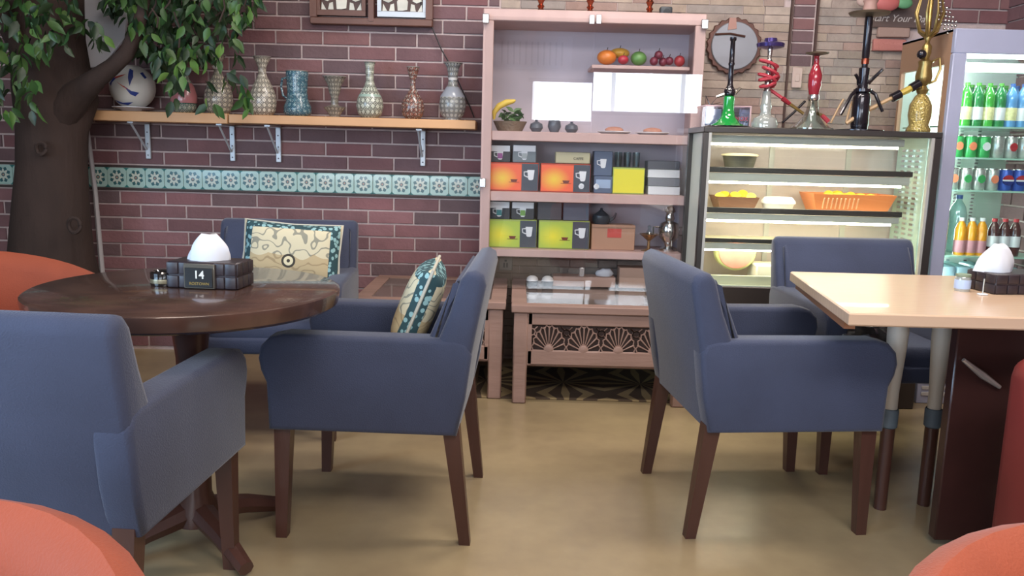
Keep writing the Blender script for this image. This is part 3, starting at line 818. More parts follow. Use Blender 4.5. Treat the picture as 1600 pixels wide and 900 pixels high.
for poly, n, ya, yb in ((polyA, 800, 3.85, 4.4), (polyB, 60, 3.5, 3.8), (polyC, 170, 3.55, 3.9)):
    for i in range(n): lp.append((rand_in(poly), random.uniform(ya, yb)))
for strand in ([(250, 90), (262, 125), (268, 160)], [(365, 60), (372, 110), (384, 150), (392, 178)], [(318, 60), (325, 120), (330, 165)], [(345, 60), (350, 110), (362, 130)], [(118, 30), (125, 52)], [(140, 34), (152, 36)], [(150, 58), (160, 60)], [(300, 80), (306, 110)]):
    for a, c in zip(strand, strand[1:]):
        for i in range(6):
            q = random.random(); lp.append(((a[0]+(c[0]-a[0])*q+random.uniform(-8, 8), a[1]+(c[1]-a[1])*q+random.uniform(-5, 5)), random.uniform(3.8, 4.1)))
lp.sort(key=lambda q: q[1] + (.6 if q[0][1] < -10 or q[0][0] < -10 else 0))
small = MB()
for i, ((px, py), Y) in enumerate(lp):
    L = random.uniform(.055, .085)
    rot = Euler((random.uniform(-1.9, -.7), random.uniform(-.9, .9), random.uniform(-2.6, 2.6) if random.random() < .5 else random.uniform(2.2, 4.1)))
    loc = W2(px, py, Y)
    if i < 300: inst('leaf', LM, TR, loc, (L, L, L), rot)
    else:
        M = Matrix.Translation(loc) @ rot.to_matrix().to_4x4() @ Matrix.Scale(L, 4)
        bb = bmesh.new(); bb.from_mesh(LM); bb.transform(M); tmp = bpy.data.meshes.new('tmp'); bb.to_mesh(tmp); bb.free(); small.bm.from_mesh(tmp); bpy.data.meshes.remove(tmp)
tag(small.build('foliage', mat('leaf_green_deep', '2A4222', .5, var=.5, vscale=9), TR, ang=180), kind='stuff')
b = MB()
for i in range(26):
    p = rand_in(polyA); q = (p[0]+random.uniform(-40, 40), min(p[1]-random.uniform(30, 80), 40)); Y = random.uniform(3.8, 4.2)
    b.tube([W2(p[0], p[1], Y), W2((p[0]+q[0])/2+6, (p[1]+q[1])/2, Y), W2(q[0], q[1], Y)], .004, 5)
tag(b.build('twig', bark, TR), kind='stuff')
# white panel behind the leaves
a_, c_ = P(112, 108, 4.47), P(205, -40, 4.47)
b = MB(); b.prism([(a_.x, a_.z+.0), (P(160, 104, 4.47).x, P(160, 104, 4.47).z), (P(195, 60, 4.47).x, P(195, 60, 4.47).z), (c_.x, c_.z), (a_.x-.1, c_.z)], WALLY-.035, WALLY-.013, 'y', .003)
tag(b.build('wall_panel', mat('white_panel', 'E2E2E8', .5)), 'white panel on the wall between the tree trunk and the hanging leaves', 'panel')

# ================================================================== glass cabinet
cabw = mat('cabinet_wood', 'BC9E98', .5, bump=.08, bscale=30, var=.08, vscale=8, stretch=(1, 1, .2))
CF, CB = 4.10, 4.42
CX0, CX1 = P(752, 200, CF).x, P(1094, 200, CF).x
def zc(py, px=925, Y=CF): return P(px, py, Y).z
CBZ = .462
CTZ = zc(17)
CX = (CX0+CX1)/2; cw = (CX1-CX0)/2; cdp = CB-CF
CAB = thing('display_cabinet', 'tall rosy wood cabinet with two glass doors standing on the carved tables', 'cabinet', (CX, CF, CBZ))
def cz(py): return zc(py) - CBZ
HT = CTZ-CBZ
b = MB(); b.box(-cw, cw, 0, cdp, HT-.055, HT, .004); b.build('top_board', cabw, CAB)
for s in (-1, 1):
    b = MB(); b.box(s*cw, s*(cw-.05), 0, .03, 0, HT-.055, .003); b.box(s*cw, s*(cw-.016), .03, cdp, 0, HT-.055); b.build('side_post', cabw, CAB)
def shelf_part(ytop, ybot, x0=-cw+.05, x1=cw-.05, front=0.012):
    b = MB(); b.box(x0, x1, front, cdp-.01, cz(ybot), cz(ytop), .003); return b.build('shelf', cabw, CAB)
shelf_part(98, 104, 0.0, cw-.05, .08)
shelf_part(208, 223); shelf_part(303, 318); shelf_part(393, 405)
b = MB(); b.box(-cw+.016, cw-.016, cdp-.008, cdp, cz(400), HT-.055); b.build('haze_panel', mat('cabinet_haze', 'BEB4BE', .6, var=.08), CAB)  # added pale backing, haze of the door glass put into its colour
dg = glass('cabinet_glass', 'FFFFFF', 2.6)
steel = mat('bright_steel', 'C9CACC', .25, .9)
for s, rz, rx in ((-1, 0, 0), (1, -.6, .9)):
    d = bpy.data.objects.new('door', None); C.objects.link(d); d.parent = CAB; d.empty_display_size = .05
    d.location = (s*(cw-.012), -.008, .0); d.rotation_euler = (R(rx)*0, 0, R(rz)*1)
    W_ = (cw-.014)
    b = MB(); x0, x1 = (0, W_) if s < 0 else (-W_, 0)
    b.box(x0, x1, -.004, .002, -.0+.004, cz(33)+.01); pn = b.build('glass_pane', dg, d, smooth=False)
    if s > 0: pn.rotation_euler = (R(.55), 0, 0); pn.location = (0, -.012, 0)
    for py in (26, 300, 430 if s < 0 else 425):
        pass
    for zz in (HT-.05, cz(290)):
        b = MB(); xh = 0.0; b.box(xh-.014*s*0-.016, xh+.016, -.016, -.001, zz-.022, zz+.022, .003); b.build('hinge', steel, d)
    b = MB(); xk = (W_-.035)*(-s); b.tube([(xk, -.006, cz(291)), (xk, -.026, cz(291))], [.010, .014], 10); b.build('knob', steel, d)
b = MB(); b.box(-.028, -.003, -.014, -.009, HT-.062, HT-.02, .002); b.build('latch', steel, CAB)
b = MB(); b.box(.003, .028, -.028, -.020, HT-.062, HT-.02, .002); b.build('latch', steel, CAB)
b = MB(); b.box(-.028, -.003, -.014, -.009, cz(432), cz(418), .002); b.build('latch', steel, CAB)

# things in the cabinet -- pixel boxes at their own depth on a shelf
def pbox(px0, px1, py0, py1, Y): 
    a = P(px0, (py0+py1)/2, Y); c = P(px1, (py0+py1)/2, Y)
    return a.x, c.x, P((px0+px1)/2, py0, Y).z, P((px0+px1)/2, py1, Y).z
SHELFZ = {'A': zc(98, 1000), 'B': zc(208), 'C': zc(303), 'D': zc(393), 'T': .46}
def carton(name, label, px0, px1, py0, shelfz, Y, D, body, panel=None, pic=None, group=None, cat='box', split=None):
    x0, x1, zt_, _ = pbox(px0, px1, py0, py0+10, Y)
    H = zt_-shelfz; w2 = (x1-x0)/2
    t = thing(name, label, cat, ((x0+x1)/2, Y, shelfz), 0, group)
    b = MB(); b.box(-w2, w2, 0, D, 0, H, .003); b.build('carton', body, t)
    xe = w2-.004 if split is None else -w2+2*w2*split
    if panel:
        b = MB(); b.box(-w2+.004, xe, -.0015, 0, .006, H-.008); b.build('printed_front', panel, t, smooth=False)
    return t, w2, H, xe
def mug_print(t, x, z, s, m, name='mug_picture', handle=-1):
    b = MB(); b.prism([(x-s*.5, z+s*.7), (x+s*.5, z+s*.7), (x+s*.36, z-s*.55), (x+s*.2, z-s*.7), (x-s*.2, z-s*.7), (x-s*.36, z-s*.55)], -.003, -.0015, 'y')
    b.tube([(x+handle*s*.45, -.002, z+s*.45), (x+handle*s*.95, -.002, z+s*.4), (x+handle*s*.9, -.002, z-s*.1), (x+handle*s*.4, -.002, z-s*.3)], s*.09, 5)
    b.build(name, m, t, smooth=False)
def grad(name, c0, c1, rad=1.0):
    g = NT(name, .35); s_ = g.coords('Generated')
    a = g.math('SUBTRACT', s_[0], .4); c = g.math('SUBTRACT', s_[2], .45)
    r_ = g.math('SQRT', g.math('ADD', g.math('MULTIPLY', a, a), g.math('MULTIPLY', c, c)))
    k_ = g.math('MULTIPLY', r_, 2.0*rad); k_.node.use_clamp = True
    g.color(g.mix(k_, c0, c1)); return g.m
orp = grad('print_orange_yellow', 'E3C53C', 'E2603A'); yep = grad('print_yellow_green', 'E6DC3A', 'A9C04A')
red_c = mat('carton_red', 'B84A38', .5); gre_c = mat('carton_green', '9DAE5A', .5); dkp = mat('print_dark_slate', '3C4450', .4); whp = mat('print_white', 'D6DADE', .4)
puc = mat('print_purple', '8A3F86', .4); tealp = mat('print_teal', '2E7C80', .4); grn = mat('print_green', '6FA048', .4); bwn = mat('print_coffee', '6A2C1E', .4)
def mug_carton(label, px0, px1, py0, sz, body, panel, group, split=.66, Y=4.17):
    t, w2, H, xe = carton('mug_box', label, px0, px1, py0, sz, Y, .10, body, panel, group=group, split=split)
    b = MB(); b.box(xe+.001, w2-.002, -.0016, 0, .004, H-.004); b.build('dark_panel', dkp, t, smooth=False)
    mug_print(t, (xe+w2)/2+.004, H*.58, min((w2-xe)*.42, H*.3), whp)
    b = MB(); cx = xe-(xe+w2)*.22
    b.prism([(cx-.018, H*.42), (cx+.018, H*.42), (cx+.012, H*.33), (cx-.012, H*.33)], -.003, -.0016, 'y'); b.box(cx-.026, cx+.026, -.003, -.0016, H*.31, H*.325); b.build('cup_picture', bwn, t, smooth=False)
    return t
GC = 'boxed glass mug sets in the cabinet'
mug_carton('orange and yellow mug set box, leftmost on the middle shelf', 763, 842, 254, SHELFZ['C'], red_c, orp, GC)
mug_carton('orange and yellow mug set box, centre of the middle shelf', 845, 923, 256, SHELFZ['C'], red_c, orp, GC)
mug_carton('yellow-green mug set box at far left of the lower shelf', 761, 839, 343, SHELFZ['D'], gre_c, yep, GC)
mug_carton('yellow-green mug set box with plastic wrap right of the other on the lower shelf', 842, 922, 345, SHELFZ['D'], gre_c, yep, GC)
t, w2, H, xe = carton('mug_box', 'plain yellow mug box on the middle shelf behind the right door', 958, 1008, 262, SHELFZ['C'], 4.17, .10, gre_c, mat('print_yellow', 'D6CE34', .4), group=GC)
# second tier
def tier2(label, px0, px1, py0, py1, Y, body, pm, name='mug_box', grp='small mug cartons of the upper tier'):
    x0, x1, z1, z0 = pbox(px0, px1, py0, py1, Y); w2 = (x1-x0)/2; H = z1-z0
    t = thing(name, label, 'box', ((x0+x1)/2, Y, z0), 0, grp)
    b = MB(); b.box(-w2, w2, 0, .09, 0, H, .003); b.build('carton', body, t)
    if pm:
        b = MB(); b.box(-w2+.004, w2-.004, -.0015, 0, H*.62, H-.004); b.build('white_top_print', whp, t, smooth=False)
        mug_print(t, 0, H*.40, H*.36, whp, 'mug_outline'); b = MB(); b.box(-H*.14, H*.14, -.0042, -.003, H*.22, H*.52); b.build('drink_picture', pm, t, smooth=False)
    return t
zC2 = zc(254) ; 
blk = mat('carton_black', '2A2E34', .45)
tier2('dark mug carton with purple picture on the leftmost orange box', 765, 798, 226, 253.5, 4.18, blk, puc)
tier2('grey mug carton on the orange box, beside the purple one', 801, 838, 226, 254, 4.18, mat('carton_grey', '6E7A80', .45), mat('print_grey', '98A2A4', .4))
t = tier2('low cream coffee box lying on top of the centre orange box', 868, 922, 238, 255.5, 4.18, mat('carton_cream', 'BDB795', .5), None, 'coffee_box', 'cream boxes')
text('printed_word', 'CAFFE', .018, mat('print_dark', '3A3030', .5), t, (.028, -.002, .024))
tier2('dark mug carton with teal picture on the yellow-green box, far left', 763, 797, 314, 342.5, 4.18, blk, tealp)
tier2('dark mug carton with green picture right of the teal one', 799, 835, 315, 343, 4.18, blk, grn)
def stack(label, px0, px1, py0, py1, m, Y=4.18, name='mug_box', D=.1):
    x0, x1, z1, z0 = pbox(px0, px1, py0, py1, Y); w2 = (x1-x0)/2; H = z1-z0
    t = thing(name, label, 'box', ((x0+x1)/2, Y, z0)); b = MB(); b.box(-w2, w2, 0, D, 0, H, .003); b.build('carton', m, t); return t, w2, H
sl = mat('carton_slate', '4A5A74', .45)
t, w2, H = stack('slate blue box with glass picture standing on another right of the door gap', 928, 957, 236, 275, sl); mug_print(t, 0, H*.5, H*.26, whp)
t['group'] = 'slate carton pair'
b0 = t; z_ = b0.location.z
t, w2, H = stack('slate blue box beneath its twin on the middle shelf', 928, 957, 275.5, 302.5, sl); t.location.z = SHELFZ['C']; b = MB(); b.box(-w2+.01, w2-.01, -.002, 0, H*.3, H*.8); b.build('label_panel', mat('print_pale_blue', '8FA4C0', .4), t, smooth=False)
# glasses at right of middle shelf
gl = glass('drinking_glass', 'E2EDEE', 2.2)
for i, px in enumerate((966, 980, 994, 1022, 1034)):
    sz = zc(262, 985, 4.17) if i < 3 else zc(303)
    x = P(px, 250, 4.22 if i < 3 else 4.30).x; t = thing('drinking_glass', 'x', 'glass', (x, 4.22 if i < 3 else 4.30, sz+.0), 0, 'glasses in the cabinet')
    t['label'] = 'clear straight tumbler above the yellow box, '+['left', 'middle', 'right'][i]+' of three' if i < 3 else 'clear tumbler behind the flat boxes, '+['left', 'right'][i-3]+' of the pair'
    b = MB(); b.lathe([(0, .0), (.017, 0), (.020, .075), (.018, .075), (.015, .006), (0, .006)], n=16); b.build('glass_body', gl, t)
for i in range(4):
    x0, x1, z1, _ = pbox(1012, 1062, 300-i*14, 310-i*14, 4.19)
    t = thing('flat_box', ['white', 'grey', 'white', 'dark grey'][i]+' flat box, '+['bottom', 'second from bottom', 'third from bottom', 'top'][i]+' of the stack at the right of the middle shelf', 'box', ((x0+x1)/2, 4.19, SHELFZ['C']+i*.042), 0, 'stacked flat boxes')
    b = MB(); b.box(-.08, .08, 0, .1, 0, .041, .002); b.build('carton', mat(['flat_white', 'flat_grey', 'flat_white', 'flat_dark'][i], ['CFD2D4', '74787E', 'CFD2D4', '52565E'][i], .5), t)
# lower shelf: dark boxes, cardboard, silver teapots
stack('dark angular box behind on the lower shelf, between the green carton and the door gap', 840, 878, 316, 344, mat('carton_dark', '3E4048', .5))[0]
stack('dark blue-grey box behind the left edge of the door gap on the lower shelf', 880, 921, 316, 345, mat('carton_dark_blue', '4C5666', .5))[0]
t, w2, H = stack('brown cardboard box with red square print on the lower shelf', 924, 992, 353, 392.5, mat('cardboard', 'A9826A', .7, var=.08)); t.location.z = SHELFZ['D']
b = MB(); b.box(-.03, .04, -.0015, 0, H*.5, H*.85); b.build('red_print', mat('print_red_square', 'B8483E', .5), t, smooth=False)
b = MB(); b.box(-w2, w2, -.0012, 0, H-.018, H-.012); b.build('flap_line', mat('tape', '8A6A54', .5), t, smooth=False)
potm = mat('dark_pot', '34383E', .3)
x = P(940, 340, 4.2).x; t = thing('teapot', 'dark round teapot on top of the brown cardboard box', 'teapot', (x, 4.22, zc(353, 958, 4.2)+.0))
b = MB(); b.lathe([(0, 0), (.03, 0), (.045, .025), (.042, .05), (.02, .068), (0, .07)], n=20); b.build('body', potm, t)
b = MB(); b.lathe([(.018, .069), (.01, .076), (.006, .08), (.008, .086), (0, .09)], n=12); b.build('lid', potm, t)
b = MB(); b.tube([(.04, 0, .02), (.065, 0, .04), (.075, 0, .065)], [.01, .007, .005], 8); b.build('spout', potm, t)
chrome = mat('silver_metal', 'C6C2BC', .18, .95)
for k_, (px, py0, hh, lab) in enumerate(((1014, 368, .06, 'gold-rimmed glass bowl on a stem on the lower shelf beside the cardboard box'), (1046, 325, .19, 'ornate silver samovar at the right end of the lower shelf'))):
    x = P(px, 370, 4.2).x
    if k_ == 0:
        t = thing('stemmed_bowl', lab, 'bowl', (x, 4.2, SHELFZ['D'])); b = MB(); b.lathe([(0, 0), (.04, 0), (.008, .012), (.007, .05), (.03, .07), (.05, .085), (.047, .086), (.02, .075), (0, .07)], n=24); b.build('bowl', mat('amber_brass', 'A8825A', .25, .7), t)
        b = MB(); b.lathe([(.0, .072), (.022, .08), (.012, .10), (.006, .11), (.010, .125), (0, .132)], n=16); b.build('lid', gl, t)
    else:
        t = thing('samovar', lab, 'samovar', (x, 4.22, SHELFZ['D'])); b = MB(); b.lathe([(0, 0), (.045, 0), (.045, .012), (.02, .025), (.022, .04), (.05, .07), (.055, .11), (.045, .14), (.02, .15), (.025, .165), (.018, .19), (.028, .20), (.02, .22), (.006, .23), (.008, .245), (0, .25)], n=22); b.build('body', chrome, t)
        for s in (-1, 1):
            b = MB(); b.tube([(s*.05, 0, .12), (s*.08, 0, .12), (s*.08, 0, .08), (s*.052, 0, .08)], .005, 6); b.build('handle', chrome, t)
        b = MB(); b.tube([(0, -.05, .06), (0, -.075, .055), (0, -.08, .03)], .006, 6); b.build('tap', chrome, t)
# fruit on the upper right shelf
frg = {'carrot_orange': 'D77B2E', 'apple_red': 'A82A3A', 'leaf_bright': '5E8A48', 'grape_dark': '6A2436', 'apple_crimson': '9A2E34', 'yellow_pepper': 'D9A53A'}
fm = {k_: mat(k_, v, .35, var=.15, vscale=25) for k_, v in frg.items()}
AZ = SHELFZ['A']
def fruit(name, px, r, m, label, sc=(1, 1, 1), Y=4.24, stem=True, dz=0, grp='artificial fruit and vegetables on the top shelf'):
    x = P(px, 90, Y).x; t = thing(name, label, 'fruit', (x, Y, AZ+r*sc[2]+dz), 0, grp)
    b = MB(); b.ball((0, 0, 0), r, sc, 16, 10); b.build('flesh', m, t)
    if stem: b = MB(); b.tube([(0, 0, r*sc[2]*.9), (.004, 0, r*sc[2]+.012)], .002, 5); b.build('stem', bark, t)
fruit('orange_squash', 948, .042, fm['carrot_orange'], 'large orange squash, leftmost on the top fruit shelf', (1.15, 1, .85))
fruit('yellow_pepper', 968, .036, fm['yellow_pepper'], 'yellow pepper behind the orange squash', (1.4, 1, .7), 4.31, dz=.04)
fruit('red_onion', 974, .024, fm['apple_red'], 'small purple-red onion between orange squash and green cabbage', (1.1, 1, .9), 4.2)
fruit('green_cabbage', 998, .036, fm['leaf_bright'], 'green leafy cabbage in the middle of the fruit shelf', (1.1, 1, .95))
for i, (px, dz) in enumerate(((1022, 0), (1036, 0), (1029, .03), (1046, .005))):
    fruit('dark_plum', px, .021, fm['grape_dark'], 'dark plum, '+['leftmost', 'middle', 'topmost', 'rightmost'][i]+' of the plum heap', (1, 1, 1), 4.22+.02*(i % 2), dz=dz, grp='plum heap')
fruit('red_apple', 1062, .027, fm['apple_crimson'], 'red apple at the right end of the fruit shelf')
# basket with bananas and leaves on second shelf left
x = P(797, 190, 4.24).x; BZ = SHELFZ['B']
t = thing('fruit_basket', 'low wicker basket with green artificial leaves at the left of the second shelf', 'basket', (x, 4.24, BZ))
b = MB(); b.lathe([(0, 0), (.06, 0), (.085, .05), (.08, .05), (.055, .008), (0, .008)], n=24); b.build('wicker', mat('wicker', '7C6A58', .8, bump=.6, bscale=90, var=.2), t)
b = MB()
for i in range(40):
    a = random.uniform(0, 6.28); rr = random.uniform(0, .06); L = .05
    M = Matrix.Translation((math.cos(a)*rr, math.sin(a)*rr, random.uniform(.045, .10))) @ Euler((random.uniform(-1, 1), random.uniform(-1, 1), a)).to_matrix().to_4x4() @ Matrix.Scale(L, 4)
    bb = bmesh.new(); bb.from_mesh(LM); bb.transform(M); tmp = bpy.data.meshes.new('tmp'); bb.to_mesh(tmp); bb.free(); b.bm.from_mesh(tmp); bpy.data.meshes.remove(tmp)
tag(b.build('leaf_filling', mat('plastic_leaf', '4E7040', .5, var=.3, vscale=30), t, ang=180), kind='stuff')
ba = thing('banana', 'yellow banana curving over the leaves in the basket', 'banana', (x-.02, 4.17, BZ+.06))
b = MB(); b.tube([(-.06, 0, -.005), (-.058, 0, .03), (-.035, 0, .06), (0, 0, .078), (.035, 0, .085), (.045, 0, .09)], [.006, .013, .016, .016, .010, .004], 10); b.build('peel', mat('banana_yellow', 'D8B84A', .45, var=.1), ba)
for i, (px, hh) in enumerate(((838, .055), (866, .075), (893, .05))):
    x = P(px, 200, 4.26).x; t = thing('sugar_bowl', 'small dark lidded bowl on the second shelf, '+['nearest the basket', 'middle of three, tallest', 'nearest the door gap'][i], 'bowl', (x, 4.26, BZ), 0, 'lidded bowls')
    b = MB(); b.lathe([(0, 0), (.02, 0), (.034, hh*.4), (.03, hh*.75), (0, hh*.76)], n=18); b.build('bowl', mat('slate_glaze', '5C6068', .3), t)
    b = MB(); b.lathe([(.03, hh*.76), (.012, hh*.95), (.006, hh), (.009, hh*1.1), (0, hh*1.14)], n=16); b.build('lid', MATS['slate_glaze'], t)
for i, px in enumerate((960, 1020)):
    x = P(px, 195, 4.25).x; t = thing('serving_tray', ['oval pale tray with food model on the second shelf, just right of the door gap', 'pale tray with pink pastry on the second shelf, near the right post'][i], 'tray', (x, 4.25, BZ), 0, 'trays behind the right door')
    b = MB(); b.lathe([(0, 0), (.06, 0), (.085, .012), (.083, .015), (.055, .005), (0, .005)], n=24); b.build('tray', mat('white_glaze', 'D5D3D6', .3), t)
    b = MB(); b.ball((0, 0, .02), .04, (1.2, .8, .45), 14, 8); b.build('food_model', mat('pastry_pink', 'B98470', .6, var=.2, vscale=30), t)
# bottom compartment (on the carved table)
TZ = .462
for i, (px, py) in enumerate(((832, 436), (856, 438))):
    p = P(px, py, 4.16); t = thing('white_top_jar', ['small dark jar with white dome lid under the lower shelf, left one', 'small dark jar with white dome lid under the lower shelf, right one'][i], 'jar', (p.x, 4.16+.03, TZ), 0, 'dome lidded jars')
    b = MB(); b.lathe([(0, 0), (.026, 0), (.03, .03), (0, .03)], n=16); b.build('jar_body', blk, t)
    b = MB(); b.lathe([(.031, .03), (.026, .045), (.012, .054), (0, .055)], n=16); b.build('lid', mat('white_plastic', 'D8D8D8', .4), t)
t, w2, H = stack('long low pinkish wooden box under the lower shelf, centre', 864, 962, 424, 440, mat('pink_box_wood', 'B08F80', .6, var=.1), Y=4.2); t.location.z = TZ
t, w2, H = stack('pinkish cardboard box under the lower shelf, behind the grey armchair', 968, 1010, 408, 440, mat('pink_card', 'B5937F', .6, var=.1), Y=4.2); t.location.z = TZ
x = P(945, 420, 4.25).x; t = thing('napkin_pile', 'crumpled white napkins on the low pinkish box', 'napkins', (x, 4.25, TZ+.05))
b = MB(); vs = b.ball((0, 0, .015), .045, (1, .7, .6), 16, 10)
for v in vs: v.co *= 1+.2*noise.noise(v.co*40)
b.build('napkin', mat('tissue_white', 'DADCE2', .8), t)
# wall outlet
p = P(790, 412, WALLY-.02); t = thing('wall_outlet', 'pale double wall socket low behind the cabinet', 'socket', (p.x, WALLY-.014, p.z))
b = MB(); b.box(-.037, .037, -.010, 0, -.037, .037, .003); b.build('plate', mat('socket_plate', 'A8A09A', .5), t)
b = MB(); b.box(-.012, -.004, -.0115, -.009, -.02, .005); b.build('slot', blk, t); b = MB(); b.box(.004, .012, -.0115, -.009, -.02, .005); b.build('slot', blk, t); b = MB(); b.box(-.006, .006, -.0115, -.009, .012, .022); b.build('switch', blk, t)
# copper stems on top of cabinet
cop = mat('copper', 'A0543E', .22, .9)
for i, px in enumerate((845, 922, 1015)):
    x = P(px, 15, 4.25).x; t = thing('copper_hookah', 'copper hookah stem with round foot on top of the glass cabinet, '+['left one', 'middle one', 'right one'][i], 'hookah', (x, 4.25, CTZ), 0, 'copper hookahs on the cabinet')
    b = MB(); b.lathe([(0, 0), (.045, 0), (.042, .006), (.02, .014), (.012, .03)], n=20); b.build('foot', cop, t)
    b = MB(); b.lathe([(.012, .03), (.018, .04), (.010, .05), (.014, .06), (.02, .07), (.012, .085), (.008, .13), (.014, .15), (.022, .18), (.01, .21), (.008, .30), (0, .31)], n=18); b.build('stem', cop, t)
x = P(1040, 15, 4.28).x
t = thing('camera_box', 'small dark electronic box on the cabinet beside the right copper stem', 'box', (x, 4.25, CTZ)); b = MB(); b.box(-.03, .03, 0, .05, 0, .055, .008, 2); b.build('case', blk, t); b = MB(); b.tube([(0, 0, .03), (0, -.012, .03)], .014, 14); b.build('lens', mat('lens_black', '101014', .1), t)
x = P(1060, 18, 4.2).x
b = MB(); b.lathe([(0, 0), (.022, 0), (.022, .012), (.015, .016), (0, .016)], n=18); o = b.build('puck', blk, loc=(x, 4.2, CTZ)); tag(o, 'small black disc lying at the right end of the cabinet top', 'disc')
b = MB(); b.box(-.075, .075, 0, .12, 0, .006, .002); tag(b.build('paper_sheet', mat('paper_cream', 'CDBFA6', .7), loc=(P(805, 15, 4.2).x, 4.2, CTZ)), 'cream card sheet lying on the left of the cabinet top', 'paper')

# ================================================================== refrigerated food case
frameb = mat('case_dark_frame', '4A4644', .35, .6); steelb = mat('brushed_steel', 'B2B0AA', .45, .25, bump=.05); inner = mat('case_inner_white', 'CFCFC0', .4, .0)
KF, KB = 3.74, 4.085
KX0, KX1 = P(1094, 300, KF).x, P(1464, 300, KF).x
KTZ = P(1290, 202, KF).z; KBZ = P(1150, 448, KF).z
KX = (KX0+KX1)/2; kw = (KX1-KX0)/2; kd = KB-KF
K = thing('food_display_case', 'dark framed glass refrigerated food case with lit shelves', 'display case', (KX, KF, 0))
def kz(py, px=1270): return P(px, py, KF).z
b = MB(); b.box(-kw, kw, 0, kd, kz(211), KTZ, .003); b.build('top_frame', frameb, K)
for s in (-1, 1):
    b = MB(); xa, xb_ = (-kw, -kw+.025) if s < 0 else (kw-.035, kw)
    b.box(xa, xb_, 0, .03, KBZ, kz(211), .003); po = b.build('front_post', frameb, K)
    b = MB(); xc = -kw+.030 if s < 0 else kw-.040
    b.box(xc-.006, xc+.006, .002, .028, KBZ, kz(211)); b.build('steel_trim', steelb, po)
    b = MB(); b.box(xa, xb_, kd-.03, kd, KBZ, kz(211)); b.build('rear_post', frameb, K)
b = MB(); b.box(-kw, kw, 0, kd, .0, KBZ, .004); b.build('base_cabinet', mat('case_base_brown', '3A322E', .4, .2), K)
b = MB(); b.box(-kw+.03, kw-.04, .01, kd-.02, KBZ, KBZ+.004); b.build('deck', inner, K)
b = MB(); b.box(-kw+.05, .0, .03, .045, KBZ+.002, P(1150, 432, KF).z, .002); b.build('lower_grille', mat('grille_cream', 'CFCBAE', .4), K)
b = MB(); b.box(-kw+.02, -kw+.024, .03, kd-.03, KBZ, kz(211)); b.build('left_wall', inner, K)
b = MB(); b.box(kw-.05, kw-.046, .03, kd-.03, KBZ, kz(211)); b.build('right_wall', mat('mirror_wall', 'BFD6CA', .15, .35), K)
cg = glass('case_glass', 'F6FAF8', 1.2)
b = MB(); b.box(-kw+.025, kw-.035, .004, .008, KBZ, kz(211)); b.build('front_glass', cg, K, smooth=False)
b = MB(); b.box(-kw+.025, kw-.035, kd-.012, kd-.008, KBZ, kz(211)); b.build('rear_door_panel', mat('door_haze', 'BDB0AC', .12, var=.12, vscale=3), K, smooth=False)  # glass doors made solid, brightness and haze put into the pale colour
for xx in (-.12, .25):
    b = MB(); b.box(xx-.012, xx+.012, kd-.02, kd-.004, KBZ, kz(211)); b.build('rear_door_stile', steelb, K)
# ridged rack strip on the right wall
b = MB(); zz = KBZ+.05
while zz < kz(225):
    for yy in (.08, .15, .22): b.box(kw-.056, kw-.050, yy, yy+.035, zz, zz+.010)
    zz += .024
tag(b.build('rack_slots', steel, K), kind='stuff')
lampm = emitm('case_lamp', 'FFF4DC', 26.0)
sx0, sx1 = -kw+.035, P(1422, 300, KF+.06).x-KX
for i, (y0, y1, y2, yl, xe) in enumerate(((None, 212, 226, 230, sx1-.04), (265, 272, 287, 291, sx1), (329, 336, 348, 352, sx1-.03), (378, 383, 395, 398, sx1-.03))):
    yy = .06
    if y0:
        b = MB(); b.box(sx0, xe, yy, kd-.05, kz(y1)-.0, kz(y1)+.006); sh = b.build('glass_shelf', mat('shelf_pale', 'D8D2B4', .2), K)
        b = MB(); b.box(sx0, xe, yy-.012, yy, kz(y1)-.004, kz(y0)+.001, .002); b.build('shelf_edge', frameb, sh)
    else: sh = K
    b = MB(); b.box(sx0, xe-.01, yy-.008, yy+.004, kz(y2), kz(y1)-.006, .002); b.build('price_rail' if y0 else 'lamp_housing', steelb, sh)
    if i < 4:  # tube under the lowest shelf is added to brighten the watermelon
        b = MB(); b.box(sx0+.01, xe-.04 if i else xe-.03, yy+.006, yy+.022, kz(yl), kz(yl)+.010); tag(b.build('lamp_tube', lampm, sh, smooth=False), 'lit white lamp tube')
def kshelf(y): return kz(y)+.006
